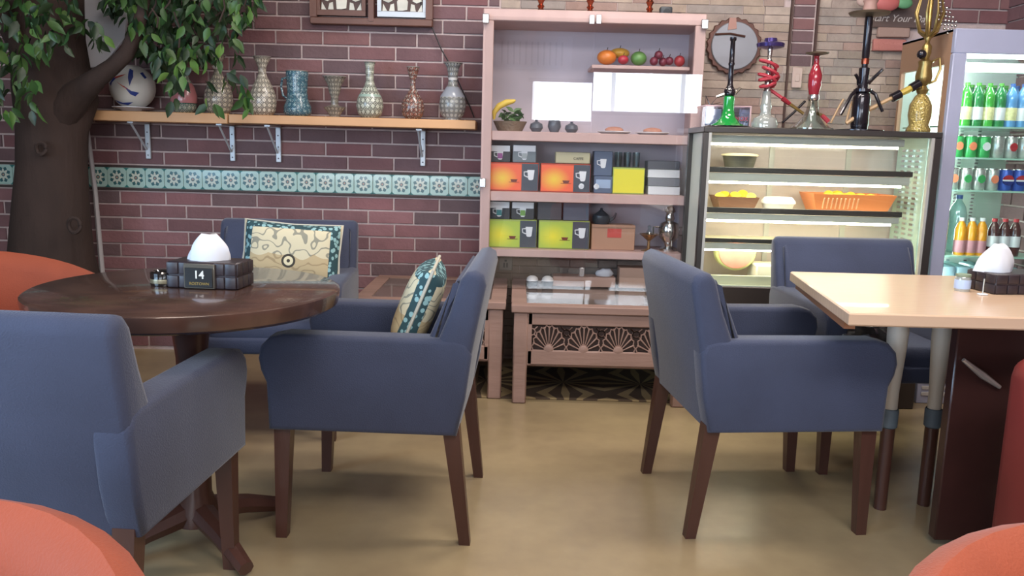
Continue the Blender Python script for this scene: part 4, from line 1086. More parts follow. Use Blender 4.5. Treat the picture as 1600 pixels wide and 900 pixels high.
# food
def put(px, Y): return P(px, 300, Y).x
S1, S2, S3 = kshelf(272), kshelf(336), kshelf(383)
t = thing('food_tub', 'grey round tub with pale lid on the top shelf of the food case', 'tub', (put(1152, 3.91), 3.91, S1))
b = MB(); b.lathe([(0, 0), (.062, 0), (.078, .065), (.074, .065), (0, .06)], n=28); b.build('bowl', mat('tub_grey', '4A4842', .5), t)
b = MB(); b.lathe([(.084, .065), (.084, .072), (.05, .078), (0, .079)], n=28); b.build('lid', mat('lid_pale', 'C9BC9C', .4), t)
brn = mat('tray_brown', '8A5F4C', .5); lem = mat('lemon', 'E6C43A', .4, var=.12, vscale=30)
def tray(label, px0, px1, H, m, Y=3.86, D=.13, sz=None, flare=.02, name='food_tray', slots=False):
    x0, x1 = put(px0, Y), put(px1, Y); w = (x1-x0)/2
    t = thing(name, label, 'tray' if name == 'food_tray' else 'basket', ((x0+x1)/2, Y, sz))
    b = MB(); n = 4
    a = [(-w+flare, 0), (w-flare, 0), (w-flare, D), (-w+flare, D)]; o = [(-w, -flare), (w, -flare), (w, D+flare), (-w, D+flare)]
    lo = [b.bm.verts.new((x, y, 0)) for x, y in a]; hi = [b.bm.verts.new((x, y, H)) for x, y in o]
    hi2 = [b.bm.verts.new((x*.96, y*.94+.004, H)) for x, y in o]; lo2 = [b.bm.verts.new((x*.96, y*.94+.004, .005)) for x, y in a]
    for i in range(4):
        j = (i+1) % 4; b.bm.faces.new((lo[i], lo[j], hi[j], hi[i])); b.bm.faces.new((hi[i], hi[j], hi2[j], hi2[i])); b.bm.faces.new((hi2[i], hi2[j], lo2[j], lo2[i]))
    b.bm.faces.new(lo); b.bm.faces.new(lo2); b.build('tray_body', m, t, smooth=False)
    if slots:
        for i in range(9):
            x = -w*.72 + i*.0195; b = MB(); b.tube([(x, -.006, .018), (x, -flare*.85, H*.78)], .0035, 5); b.build('rib', mat('rib_pale', 'E8B48A', .4), t)
    return t, w, H
t, w_, H_ = tray('brown tray with lemon slices on the middle shelf of the food case, far left', 1120, 1186, .06, brn, sz=S2)
for i in range(7):
    l = thing('lemon_slice', 'yellow lemon slice in the brown tray, '+['leftmost', 'second from left', 'third from left', 'middle one', 'third from right', 'second from right', 'rightmost'][i], 'lemon', (t.location.x-.07+.024*i, 3.90+.03*(i % 3), S2+.055+.012*(i % 2)), 0, 'lemon slices in the brown tray')
    b = MB(); b.lathe([(0, -.004), (.024, -.004), (.026, 0), (.024, .004), (0, .004)], n=18); o = b.build('slice', lem, l); o.rotation_euler = (random.uniform(.2, 1.2), random.uniform(-.6, .6), 0)
t = thing('foam_container', 'white rounded lidded container in the middle of the food case shelf', 'container', (put(1217, 3.90), 3.90, S2))
b = MB(); b.lathe([(0, 0), (.062, 0), (.072, .03), (.078, .034), (0, .034)], n=32); b.build('base', mat('foam_white', 'E4E2E6', .5), t)
b = MB(); b.lathe([(.079, .034), (.078, .044), (.062, .062), (0, .066)], n=32); b.build('lid', MATS['foam_white'], t)
t, w_, H_ = tray('orange slotted plastic basket holding lemons in the food case', 1268, 1398, .085, mat('orange_plastic', 'D9824E', .4), Y=3.86, D=.14, sz=S2, flare=.03, name='plastic_basket', slots=True)
for i, (dx, dy, dz) in enumerate(((-.10, .04, 0), (-.055, .03, .004), (-.01, .05, 0), (.05, .03, 0), (.10, .04, .0), (-.075, .10, .01), (-.03, .11, .01), (.03, .10, .006), (.08, .11, 0))):
    l = thing('lemon', 'yellow lemon in the orange basket, '+['leftmost of the front row', 'second from left in the front row', 'middle of the front row', 'second from right in the front row', 'rightmost of the front row', 'leftmost of the back row', 'second from left in the back row', 'third from left in the back row', 'rightmost of the back row'][i], 'lemon', (t.location.x+dx, 3.86+dy, S2+.062+dz), random.uniform(0, 3), 'lemons in the orange basket')
    b = MB(); b.lathe([(0, -.034), (.008, -.031), (.022, -.018), (.026, 0), (.022, .018), (.008, .031), (0, .034)], n=16, M=Matrix.Rotation(R(90), 4, 'Y')); b.build('peel', lem, l)
# watermelon half, standing, cut face forward
x = put(1152, 3.95); ww = .085; zt_ = P(1152, 366, 3.95).z; zb_ = P(1152, 418, 3.95).z
t = thing('watermelon_half', 'cut pink watermelon half standing on the bottom deck of the food case', 'watermelon', (x, 3.90, kz(418)))
Hm = P(1152, 366, 3.90).z - KBZ - .012
Rm = .096
def half(R_, up):
    pts = [(math.cos(math.pi+math.pi*i/20)*R_, Hm*.62+math.sin(math.pi+math.pi*i/20)*R_*.95) for i in range(21)]
    return pts + [(math.cos(math.pi*i/12)*R_*.9, Hm*.62+math.sin(math.pi*i/12)*up+.006*math.sin(i*2.1)) for i in range(1, 12)]
b = MB(); b.prism(half(Rm, .02), -.01, .06, 'y', .012, 3); b.build('rind', mat('melon_rind', 'BFC486', .4, var=.2, vscale=20, stretch=(1, 1, .2)), t)
b = MB(); b.prism(half(Rm-.012, .045), -.016, .03, 'y', .004, 2); b.build('flesh', mat('melon_flesh', 'DE8E7E', .5, var=.12, vscale=30), t)
b = MB(); b.box(-.12, .10, -.09, .08, -.004, 0, .002); 
o = b.build('deck_tray', mat('steel_tray', '8A8680', .3, .6), t)
t.location.z = KBZ+.012
b = MB(); b.box(put(1195, 3.86)-.02, put(1200, 3.86)+.12, 3.83, 3.98, KBZ+.004, KBZ+.09, .006); o = b.build('white_carton', mat('carton_white', 'D8D4C4', .5)); tag(o, 'white carton on the deck of the food case, right of the watermelon', 'box')
bo = o

# ================================================================== things on the food case
CT = KTZ
def at(px, Y): return P(px, 190, Y).x
def ph(py0, py1, Y): return (P(1250, py0, Y)-P(1250, py1, Y)).length
HY = 3.91; M_ = HY/FPX
greeng = mat('green_glass', '1E8A3C', .08, spec=.9, coat=.6); blackm = mat('gloss_black', '262228', .2, .5, coat=.4); goldm = mat('gold_metal', '9C8450', .3, .8, bump=.1, bscale=80)
clearg = mat('clear_thick_glass', 'A9ACA6', .1, .3, coat=.5); redg = mat('red_glass', '8E2430', .15, coat=.5)
HG = 'hookahs standing on the food case'
def hook(px, label, Y=HY): return thing('hookah', label, 'hookah', (at(px, Y), Y, CT), 0, HG)
def Lp(prof): return [(r*M_, z*M_) for r, z in prof]
t = hook(1137, 'green glass hookah with flared base and black stem, leftmost on the food case')
b = MB(); b.lathe(Lp([(0, 0), (30, 0), (29, 3), (19, 7), (11, 16), (8.5, 28), (8.5, 46), (6, 48)]), n=28); b.build('base', greeng, t)
b = MB(); b.lathe(Lp([(34, 0), (35, 1.5), (33, 3)]), n=28); b.build('base_ring', blackm, t)
b = MB(); b.lathe(Lp([(6, 47), (9, 50), (9, 56), (5, 62), (4, 66), (4, 92), (5, 95), (4, 98), (3.5, 128), (5, 130), (5, 134), (0, 134)]), n=18); b.build('stem', blackm, t)
b = MB(); b.ball((0, 0, 54*M_), 9*M_, (1, 1, .9), 16, 10); b.build('ball_joint', chrome, t)
b = MB(); b.tube([(-8*M_, 0, 50*M_), (-20*M_, 0, 46*M_)], [3*M_, 2*M_], 8); b.build('hose_port', chrome, t)
b = MB(); b.tube([(8*M_, 0, 52*M_), (15*M_, -.01, 60*M_)], [3*M_, 2*M_], 8); b.build('valve', chrome, t)
t = hook(1195, 'clear glass hookah with coiled red hose and iridescent bowl')
b = MB(); b.lathe(Lp([(0, 0), (19, 0), (20, 8), (17, 16), (9, 20), (7, 26), (9, 32), (7, 40), (6, 56)]), n=26); b.build('base', clearg, t)
b = MB(); b.lathe(Lp([(6, 55), (5, 60), (4, 90), (3, 96), (6, 99), (3, 104), (4, 118), (4, 124), (0, 124)]), n=16); b.build('stem', chrome, t)
b = MB(); b.lathe(Lp([(0, 118), (8, 118), (20, 121), (21, 126), (17, 128), (10, 127), (9, 134), (0, 134)]), n=22); b.build('bowl', mat('iridescent', '5A4E8C', .2, .8, var=.4, vscale=30), t)
b = MB(); pts = []
for i in range(60):
    a = i*.55; pts.append((math.cos(a)*(12+3*math.sin(i*.4))*M_, math.sin(a)*9*M_-.012, (92-i*.45)*M_+math.sin(a*.5)*12*M_))
pts.append((22*M_, -.02, 46*M_)); b.tube(pts, 2.6*M_, 7); b.build('hose', mat('red_hose', 'A8323E', .4, bump=.4, bscale=200), t)
b = MB(); b.tube([(22*M_, -.02, 46*M_), (34*M_, -.02, 38*M_)], [4*M_, 3*M_], 8); b.build('hose_grip', redg, t)
b = MB(); b.tube([(34*M_, -.02, 38*M_), (56*M_, -.02, 24*M_)], [2.6*M_, 2.2*M_], 8); b.build('mouthpiece', goldm, t)
t = hook(1268, 'clear flared glass hookah with dark red bottle-shaped body')
b = MB(); b.lathe(Lp([(0, 0), (33, 0), (33, 3), (24, 9), (13, 20), (9, 32), (7, 44), (6, 48)]), n=30); b.build('base', glass('flared_glass', 'DDE2DE', 3.0), t)
b = MB(); b.lathe(Lp([(0, 2), (22, 2), (8, 14), (5, 30), (0, 44)]), n=20); b.build('inner_stem', clearg, t)
b = MB(); b.lathe(Lp([(6, 47), (7, 50), (8, 56), (10, 66), (10, 82), (6, 94), (4, 98), (4, 108), (5, 110), (0, 112)]), n=20); b.build('body', redg, t)
b = MB(); b.lathe(Lp([(0, 111), (4, 111), (16, 113), (17, 115), (4, 113), (0, 114)]), n=22); b.build('ash_tray', mat('dull_bronze', '7A6A58', .4, .6), t)
b = MB(); b.lathe(Lp([(7.5, 44), (9, 48), (8, 53)]), n=18); b.build('collar', chrome, t)
t = hook(1343, 'tall black hookah with round tray and spider-leg hose ports')
b = MB(); b.lathe(Lp([(0, 0), (36, 0), (36, 2), (12, 5), (13, 8), (13, 50), (11, 56), (9, 58)]), n=26); b.build('base', blackm, t)
b = MB(); b.lathe(Lp([(11, 57), (13, 59), (13, 63), (8, 64), (7, 74), (8, 94), (4.5, 96), (4, 106), (5.5, 110), (6, 168), (4, 170), (0, 172)]), n=18); b.build('stem', blackm, t)
b = MB(); b.lathe(Lp([(5.5, 100), (5.7, 104), (5.5, 108)]), n=14); b.build('ring', cop, t)
b = MB(); b.lathe(Lp([(0, 169), (6, 169), (28, 172), (30, 175), (27, 175), (0, 173)]), n=28); b.build('tray', mat('dull_bronze', '7A6A58', .4, .6), t)
b = MB(); b.lathe(Lp([(0, 174), (8, 174), (10, 180), (9, 188), (11, 192), (0, 192)]), n=18); b.build('bowl', mat('clay_pink', 'A8847A', .6), t)
for i, (dx, dz, ex, ez) in enumerate(((-9, 62, -33, 24), (9, 62, 30, 30), (7, 72, 24, 92), (-7, 70, -16, 84))):
    b = MB(); b.tube([(dx*M_, -.005, dz*M_), ((dx*.6+ex*.4)*M_, -.02, (dz*.7+ez*.3+3)*M_), (ex*M_, -.025, ez*M_)], [3.2*M_, 2.6*M_, 2.4*M_], 8); b.build('hose_port', blackm, t)
woodl = mat('pale_hose_wood', 'B08E68', .4, var=.15, vscale=20)
def hosething(label, pts, r, cat='hose', m=woodl, joint=None, name='hookah_hose'):
    Q = [P(x, y, Y) for x, y, Y in pts]; t = thing(name, label, cat, Q[0], 0, 'hookah hoses on the food case')
    b = MB(); b.tube([q-Q[0] for q in Q], r, 8); b.build('tube', m, t)
    if joint is not None:
        q = Q[joint]-Q[0]; q2 = Q[joint-1]-Q[0]; d = (q-q2).normalized(); b = MB(); b.tube([q-d*.022, q+d*.022], .02, 12); b.build('joint', blackm, t)
    return t
hosething('pale wooden hose handle rising from the case top to the gold hookah', [(1322, 193, 3.9), (1345, 178, 3.9), (1388, 156, 3.9), (1400, 150, 3.9)], [.008, .011, .009, .009], joint=3)
hosething('yellow hose end joined above the gold hookah base', [(1402, 149, 3.9), (1418, 141, 3.9), (1430, 134, 3.9)], [.012, .016, .012], m=mat('yellow_hose', 'B59A3C', .4), joint=2)
hosething('thin pale wooden stick leaning left of the black hookah', [(1298, 192, 3.95), (1312, 165, 3.95), (1318, 155, 3.95)], [.005, .005, .005])
hosething('second pale stick leaning against the black hookah', [(1322, 192, 3.92), (1329, 165, 3.92), (1332, 158, 3.95)], [.005, .005, .005])
hosething('black hose line slanting down behind the red-bodied hookah', [(1222, 192, 4.0), (1240, 176, 4.0), (1258, 158, 4.0)], [.006, .006, .006], m=blackm)
hosething('short hose handle with red tip lying right of the red-bodied hookah', [(1276, 176, 3.93), (1288, 183, 3.93)], [.006, .011], m=goldm)
b = MB(); b.tube([P(1284, 180, 3.92), P(1294, 190, 3.92)], [.009, .012], 8); tag(b.build('hose_tip', mat('red_hose', 'A8323E', .4)), 'red plastic hose tip lying on the case before the clear base', 'hose')
# gold hookah with ornate top
t = hook(1436, 'tall ornate gold hookah at the right end of the food case')
b = MB(); b.lathe(Lp([(0, 0), (17, 0), (18, 4), (14, 12), (17, 26), (16, 42), (10, 54), (6, 58)]), n=28); b.build('base', mat('gold_glass', 'B09A58', .18, .6, bump=.9, bscale=110, coat=.5), t)
b = MB(); b.lathe(Lp([(6, 57), (9, 64), (5, 70), (11, 76), (12, 84), (9, 100), (10, 106), (5, 110), (7, 118), (7, 128), (3, 134), (5, 140), (3, 150), (3, 196), (0, 200)]), n=20); b.build('stem', goldm, t)
b = MB(); b.ball((-9*M_, -.015, 116*M_), 7*M_, (1, 1, 1), 14, 10); b.build('knob', blackm, t)
b = MB(); b.tube([(10*M_, 0, 106*M_), (21*M_, 0, 112*M_), (24*M_, 0, 96*M_), (18*M_, 0, 78*M_), (9*M_, 0, 74*M_)], 2*M_, 8); b.build('handle', goldm, t)
for i in range(9):
    a = R(40*i); b = MB(); rr = 26+6*(i % 2)
    b.tube([(0, 0, (138+3*(i % 3))*M_), (math.cos(a)*rr*.5*M_, math.sin(a)*rr*.4*M_, 150*M_), (math.cos(a)*rr*.8*M_, math.sin(a)*rr*.5*M_, 176*M_), (math.cos(a)*rr*.6*M_, math.sin(a)*rr*.4*M_, 200*M_)], [2*M_, 2.4*M_, 2*M_, .8*M_], 6); b.build('scroll_arm', goldm, t)
for i in range(6):
    b = MB(); x = (8+i*7)*M_
    for k_ in range(6): b.ball((x, -.03+.01*i, (196-i*6-k_*6)*M_), 2.2*M_, (1, 1, 1), 8, 6)
    tag(b.build('bead_string', chrome, t), kind='stuff')
# clear ice bin
x0, x1 = at(1101, 3.98), at(1171, 3.98); w2 = (x1-x0)/2
t = thing('ice_bin', 'clear square plastic bin with faded red lettering behind the green hookah', 'bin', ((x0+x1)/2, 3.97, CT))
b = MB(); pl = glass('bin_plastic', 'DCE0EA', 2.5); Hb = 35*M_
b.box(-w2, w2, 0, .003, 0, Hb); b.box(-w2, w2, .10, .103, 0, Hb); b.box(-w2, -w2+.003, 0, .10, 0, Hb); b.box(w2-.003, w2, 0, .10, 0, Hb); b.box(-w2, w2, 0, .10, 0, .004); b.build('bin_wall', pl, t, smooth=False)
b = MB(); b.box(-w2-.003, w2+.003, -.003, .004, Hb-.006, Hb); b.box(-w2-.003, w2+.003, .099, .105, Hb-.006, Hb); b.box(-w2-.004, -w2+.003, 0, .10, Hb-.006, Hb); b.box(w2-.003, w2+.004, 0, .10, Hb-.006, Hb); b.box(w2-.004, w2+.002, -.004, .002, 0, Hb); b.build('rim', mat('pink_plastic_rim', 'C9A6A8', .4), t)
b = MB(); b.box(-w2+.012, -w2+.085, .05, .056, .004, Hb*.85); b.build('inner_card', mat('pale_card', 'B8BCC8', .5), t)
text('lettering', 'SMOX', .026, mat('faded_red_ink', 'A84A5A', .5), t, (w2*.55, -.002, Hb*.42), bold=.0004)
b = MB(); b.tube([(0, 0, 0), (.0, 0, .05), (-.02, 0, .09)], [.003, .003, .002], 5); b.tube([(0, 0, .04), (.03, 0, .08)], [.002, .001], 5); b.tube([(0, 0, .0), (.01, 0, .05), (.05, 0, .06)], [.002, .002, .001], 5)
tag(b.build('tongs', blackm, loc=(at(1107, 4.02), 4.02, CT+.06)), 'small dark tongs sticking up from the clear bin', 'tongs')
# bottle cap sign on the stone wall
pc = P(1147, 72, WALLY-.03); rr = 41*4.47/FPX
t = thing('bottle_cap_sign', 'round grey bottle cap wall sign with scalloped dark rim', 'sign', (pc.x, WALLY-.014, pc.z))
b = MB(); n = 84; pts = [(math.cos(2*math.pi*i/n)*rr*(1+.035*math.cos(i*math.pi*2*21/n)), math.sin(2*math.pi*i/n)*rr*(1+.035*math.cos(i*math.pi*2*21/n))) for i in range(n)]
b.prism(pts, -.02, 0, 'y', .004); b.build('scalloped_rim', mat('cap_rim', '5E4038', .4, .5), t)
b = MB(); b.prism([(math.cos(2*math.pi*i/48)*rr*.86, math.sin(2*math.pi*i/48)*rr*.86) for i in range(48)], -.030, -.019, 'y', .004); b.build('face', mat('cap_face', '8A8A90', .35, .4, var=.1), t)
b = MB(); b.prism([(-rr*.30, rr*.55), (rr*.02, rr*.6), (-rr*.02, rr*.98), (-rr*.26, rr*.98)], -.034, -.026, 'y'); b.build('pink_sticker', mat('sticker_pink', 'A87C70', .5), t)
b = MB(); b.tube([(-rr*.75, -.033, rr*.38), (-rr*.2, -.033, rr*.42), (rr*.35, -.033, rr*.33)], .006, 6); b.build('dark_line', mat('cap_rim', '5E4038', .4, .5), t)
# wall switch
a_ = P(1243, 122, WALLY); t = thing('wall_switch', 'cream rectangular wall plate on the brick column', 'switch', (a_.x, WALLY-.016, a_.z))
b = MB(); b.box(-.026, .026, -.012, 0, -.052, .052, .003); b.build('plate', mat('switch_cream', 'BFA79C', .5), t); b = MB(); b.box(-.012, .012, -.015, -.011, -.02, .02, .002); b.build('rocker', mat('switch_cream', 'BFA79C', .5), t)
# script sign
a_, c_ = P(1352, 42, WALLY-.03), P(1442, 14, WALLY-.03)
t = thing('script_sign', 'dark board with white script lettering high on the wall behind the gold hookah', 'sign', ((a_.x+c_.x)/2, WALLY-.016, a_.z))
b = MB(); b.box(-(c_.x-a_.x)/2, (c_.x-a_.x)/2+.1, -.012, 0, -.0, .16, .003); b.build('board', mat('sign_board', '5C4A44', .6), t)
text('lettering', 'Start Your Day', .050, mat('sign_white', 'C9BEB6', .5), t, (P(1358, 32, WALLY-.03).x-(a_.x+c_.x)/2, -.014, .045), shear=.35, align='LEFT')
# balloons / ornaments
for i, (px, py, r, c, nm) in enumerate(((1385, 4, .055, 'B8625E', 'pink'), (1413, 5, .034, '5E9468', 'green'), (1352, 2, .035, 'B79A90', 'pale pink'))):
    p = P(px, py, 4.40); b = MB(); b.ball((0, 0, 0), r, (1.25, .5, .8), 20, 12)
    o = b.build('paper_ornament', mat('ornament_'+nm.replace(' ', '_'), c, .6), loc=p); tag(o, nm+' rounded paper ornament above the script sign', 'ornament')
# projecting stones on the wall
for i, (x0, x1, y0, y1, c) in enumerate(((1367, 1418, 45, 59, 'A08478'), (1360, 1412, 63, 80, 'B5736A'))):
    a_, c_ = P(x0, y1, WALLY), P(x1, y0, WALLY)
    b = MB(); b.box(a_.x, c_.x, -.035, -.01, a_.z, c_.z, .004); b.build('proud_stone', mat('proud_stone_%s' % c, c, .7, bump=.3), wall_b)

# ================================================================== drinks fridge
FF, FB = 3.84, 4.36
fx0 = P(1472, 250, FF).x; FTZ = P(1500, 44, FF).z; fx1 = fx0+.62
frm = mat('fridge_lavender', 'A4A6BC', .4, var=.04); tanm = mat('fridge_side_tan', 'A07C62', .5)
F = thing('drinks_fridge', 'tall pale lavender glass-door drinks fridge at the right edge', 'fridge', (fx0, FF, 0))
def fz(py, px=1540): return P(px, py, FF).z
fw2 = fx1-fx0; fd = FB-FF
b = MB(); b.box(0, fw2, 0, .03, fz(84), FTZ, .004); b.build('header', frm, F)
b = MB(); b.box(0, .062, 0, .03, .30, fz(84), .004); b.build('front_post', frm, F)
b = MB(); b.box(fw2-.062, fw2, 0, .03, .30, fz(84), .004); b.build('front_post', frm, F)
b = MB(); b.box(0, fw2, 0, fd, 0, .30, .004); b.build('base', frm, F)
for i in range(8):
    b = MB(); b.box(.02, fw2-.02, -.006, 0, .04+i*.03, .058+i*.03, .002); b.build('grille_slat', mat('grille_white', 'B9B4B0', .5), F)
b = MB(); b.box(0, .02, .03, fd, fz(100), FTZ-.002); b.build('side_header', tanm, F)
b = MB(); b.box(0, .02, .03, .075, .30, fz(100)); b.build('side_post', tanm, F)
b = MB(); b.box(0, .02, fd-.02, fd, .30, fz(100)); b.build('rear_post', tanm, F)
b = MB(); b.box(.006, .010, .075, fd-.03, .30, fz(100)); b.build('side_glass', cg, F, smooth=False)
b = MB(); b.box(.0, fw2, .03, fd, FTZ-.012, FTZ); b.build('roof', frm, F)
b = MB(); b.box(.02, fw2, fd-.02, fd, .30, FTZ-.02); b.build('back_wall', mat('fridge_back', 'C3CBC4', .25, .1), F)
b = MB(); b.box(fw2-.02, fw2, .03, fd, .30, FTZ-.02); b.build('right_wall', mat('fridge_back', 'C3CBC4', .25, .1), F)
b = MB(); b.box(.062, fw2-.062, .012, .016, .30, fz(84)); b.build('door_glass', cg, F, smooth=False)
fl = emitm('fridge_lamp', 'F2FFFA', 30.0)
b = MB(); b.box(.05, fw2-.05, .06, .08, fz(88), fz(84)); tag(b.build('lamp_tube', fl, F, smooth=False), 'lit white lamp tube')
b = MB(); b.box(.21, .235, fd-.06, fd-.04, .5, fz(100)); tag(b.build('lamp_tube', fl, F, smooth=False), 'lit upright lamp at the back')
b = MB(); b.box(.022, .036, .035, .05, .5, fz(100)); tag(b.build('lamp_tube', fl, F, smooth=False), 'added upright lamp behind the front post, brightening the interior')  # added light strip, brightens the back wall and bottles
# perforated uprights on the back
b = MB()
for xx in (.10, .135, .29, .33, .42):
    zz = .45
    while zz < fz(120): b.box(xx, xx+.016, fd-.026, fd-.019, zz, zz+.007); zz += .018
tag(b.build('rack_slots', steel, F), kind='stuff')
gsh = mat('green_glass_shelf', '9CC4B4', .15, spec=.8)
SHZ = {}
for nm_, py in (('a', 197), ('b', 247), ('c', 299), ('d', 404)):
    z = fz(py+2, 1530); SHZ[nm_] = z+.008
    b = MB(); b.box(.025, fw2-.025, .07, fd-.04, z, z+.008); b.build('glass_shelf', gsh, F)
b = MB(); b.box(.025, fw2-.025, .05, fd-.04, .302, .31); b.build('deck', inner, F)
FY = 3.97
Mf = FY/FPX
def fitem(name, label, cat, px, z, parts, group, Y=FY):
    x = P(px, 250, Y).x; t = thing(name, label, cat, (x, Y, z), 0, group)
    for nm_, prof, m in parts:
        b = MB(); b.lathe([(r*Mf, h*Mf) for r, h in prof], n=16); b.build(nm_, m, t)
    return t
gb = mat('bottle_green', '3E9A3C', .1, coat=.6, spec=.9, var=.2, vscale=20); gb2 = mat('bottle_dark_green', '2E7C48', .1, coat=.6, var=.2); blb = mat('bottle_blue', '5A8FC0', .1, coat=.6); wl = mat('label_white_yellow', 'D8D6A0', .4, var=.3, vscale=60); capg = mat('cap_green', '5EB04A', .4); capb = mat('cap_blue', '4468B0', .4)
bt = [(0, 0), (8.5, 0), (9, 3), (9, 40), (8.2, 48), (5, 56), (3, 59), (3, 62)]
cap = [(3.6, 61), (3.6, 65), (0, 65.5)]; lab = [(9.2, 10), (9.3, 11), (9.3, 28), (9.2, 29)]
pos = ['first from the front post', 'second from the front post', 'third from the front post', 'fourth from the front post', 'fifth from the front post', 'sixth from the front post', 'seventh from the front post']
for i in range(7):
    px = 1499+i*17.5
    green = i < 4
    fitem('soda_bottle', ('green' if green else 'blue')+' soda bottle on the top fridge shelf, '+pos[i], 'bottle', px, SHZ['a'], [('bottle', bt, (gb if i % 2 == 0 else gb2) if green else blb), ('cap', cap, capg if green else capb), ('label', lab, wl if i % 2 == 0 else whp)], 'soda bottles on the top fridge shelf')
for i in range(6):
    green = i < 4
    fitem('soda_bottle', ('green' if green else 'blue')+' soda bottle in the back row, top fridge shelf, '+pos[i].replace('from the front post', 'from left'), 'bottle', 1506+i*17.5, SHZ['a'], [('bottle', bt, (gb2 if i % 2 == 0 else gb) if green else blb), ('cap', cap, capg if green else capb)], 'soda bottles on the top fridge shelf', FY+.11)
b = MB(); b.box(.03, fw2-.03, .10, .13, fz(110), fz(94), .003); b.build('inner_fascia', mat('fascia_white', 'D5DED6', .5), F)
cn = [(0, 0), (8.5, 0), (10, 2.5), (10, 29), (8.5, 32)]; ct_ = [(8.6, 31.5), (8.6, 33), (0, 32.4)]
greenc = mat('can_green', '3FA860', .3, .3, var=.2, vscale=50); redc = mat('can_red', 'B83A40', .3, .3); bluec = mat('can_blue', '3858B0', .3, .3); silc = mat('can_silver', 'B9C0BC', .25, .6, var=.15, vscale=60)
emb = mat('emblem_orange', 'D9805E', .4)
def can(px, z, m, label, grp, emblem=None):
    t = fitem('soda_can', label, 'can', px, z, [('can_body', cn, m), ('lid', ct_, chrome)], grp)
    if emblem == 'globe':
        for nm_, m_, z0, z1 in (('emblem_red', redc, 17, 24), ('emblem_white', whp, 14.5, 17), ('emblem_blue', mat('can_navy', '1E3070', .35), 8, 14.5)):
            b = MB(); n = 8; pts = []; R_ = 8
            zs = [z0+(z1-z0)*k_/n for k_ in range(n+1)]
            left = [(-math.sqrt(max(0, R_*R_-(zz-16)**2)), zz) for zz in zs]; right = [(-x, zz) for x, zz in left[::-1]]
            pts = [(x*Mf, zz*Mf) for x, zz in left+right]
            ok = [pts[0]]
            for q in pts[1:]:
                if (Vector(q)-Vector(ok[-1])).length > 1e-5: ok.append(q)
            b.prism(ok, -10.6*Mf, -7.5*Mf, 'y'); b.build(nm_, m_, t, smooth=False)
    elif emblem:
        b = MB(); b.prism([(math.cos(a*.5236)*5.5*Mf, (17+math.sin(a*.5236)*6.5)*Mf) for a in range(12)], -10.6*Mf, -8*Mf, 'y'); b.build('emblem', emblem, t, smooth=False)
    return t
seq1 = [('bright green', greenc, emb), ('bright green', greenc, emb), ('bright green', greenc, whp), ('pale silver', silc, None), ('silver and red', silc, redc), ('silver', silc, emb)]
for i, (c_n, m, e) in enumerate(seq1):
    can(1492+i*21, SHZ['b'], m, c_n+' soda can on the second fridge shelf, '+pos[i], 'cans on the second fridge shelf', e)
seq2 = [('pale green', silc, emb), ('pale green and silver', silc, greenc), ('silver', silc, greenc), ('silver', silc, emb), ('blue globe-emblem', bluec, 'globe'), ('blue globe-emblem', bluec, 'globe')]
for i, (c_n, m, e) in enumerate(seq2):
    can(1490+i*21, SHZ['c'], m, c_n+' soda can on the third fridge shelf, '+pos[i], 'cans on the third fridge shelf', e)
watm = mat('bottle_water', 'A9CCC8', .08, .1, coat=.6)
wb = [(0, 0), (13, 0), (14, 4), (14, 26), (13, 30), (14, 34), (14, 60), (11, 72), (5, 82), (4, 86)]
for i, px in enumerate((1478, 1506)):
    fitem('water_bottle', ['large clear water bottle with blue cap beside the fridge front post', 'large clear water bottle behind the orange juice'][i], 'bottle', px, SHZ['d'], [('bottle', wb, watm), ('cap', [(5, 85), (5, 91), (0, 91)], capb)], 'large water bottles in the fridge', FY-.01+.14*i)
jb = [(0, 0), (8, 0), (8.5, 4), (8.5, 40), (6, 48), (3.5, 52), (3.5, 54)]
jm = mat('juice_orange', 'E09A22', .2, coat=.5, var=.1)
for i, px in enumerate((1514, 1531, 1547)):
    fitem('juice_bottle', 'orange juice bottle on the lower fridge shelf, '+['left', 'middle', 'right'][i]+' of three', 'bottle', px, SHZ['d'], [('bottle', jb, jm), ('cap', [(4, 53), (4, 58), (0, 58)], whp), ('label', [(8.7, 4), (8.8, 5), (8.8, 22), (8.7, 23)], mat('label_pink', 'C08A94', .5))], 'orange juice bottles')
dm = mat('cola_dark', '4A2A28', .2, coat=.5)
for i, px in enumerate((1566, 1583, 1600)):
    fitem('cola_bottle', 'dark cola bottle on the lower fridge shelf, '+['nearest the orange juice', 'middle of three', 'nearest the frame edge'][i], 'bottle', px, SHZ['d'], [('bottle', jb, dm), ('cap', [(4, 53), (4, 58), (0, 58)], redc), ('label', [(8.7, 14), (8.8, 15), (8.8, 30), (8.7, 31)], whp)], 'dark cola bottles')
for i, px in enumerate((1476, 1502, 1540, 1575)):
    x = P(px, 430, FY).x; t = thing('water_pack', 'pale blue shrink-wrapped pack on the fridge floor, '+['leftmost', 'second from left', 'third from left', 'rightmost'][i], 'pack', (x, FY, .31), 0, 'shrink-wrapped packs')
    b = MB(); b.box(-.036, .036, -.03, .2, 0, fz(415)-.31-.02, .014, 2); b.build('wrap', mat('wrap_blue', '9CC0CE', .25, var=.15, vscale=20), t); b = MB(); b.box(-.03, .03, -.033, -.029, .12, .2); b.build('label_panel', whp, t)

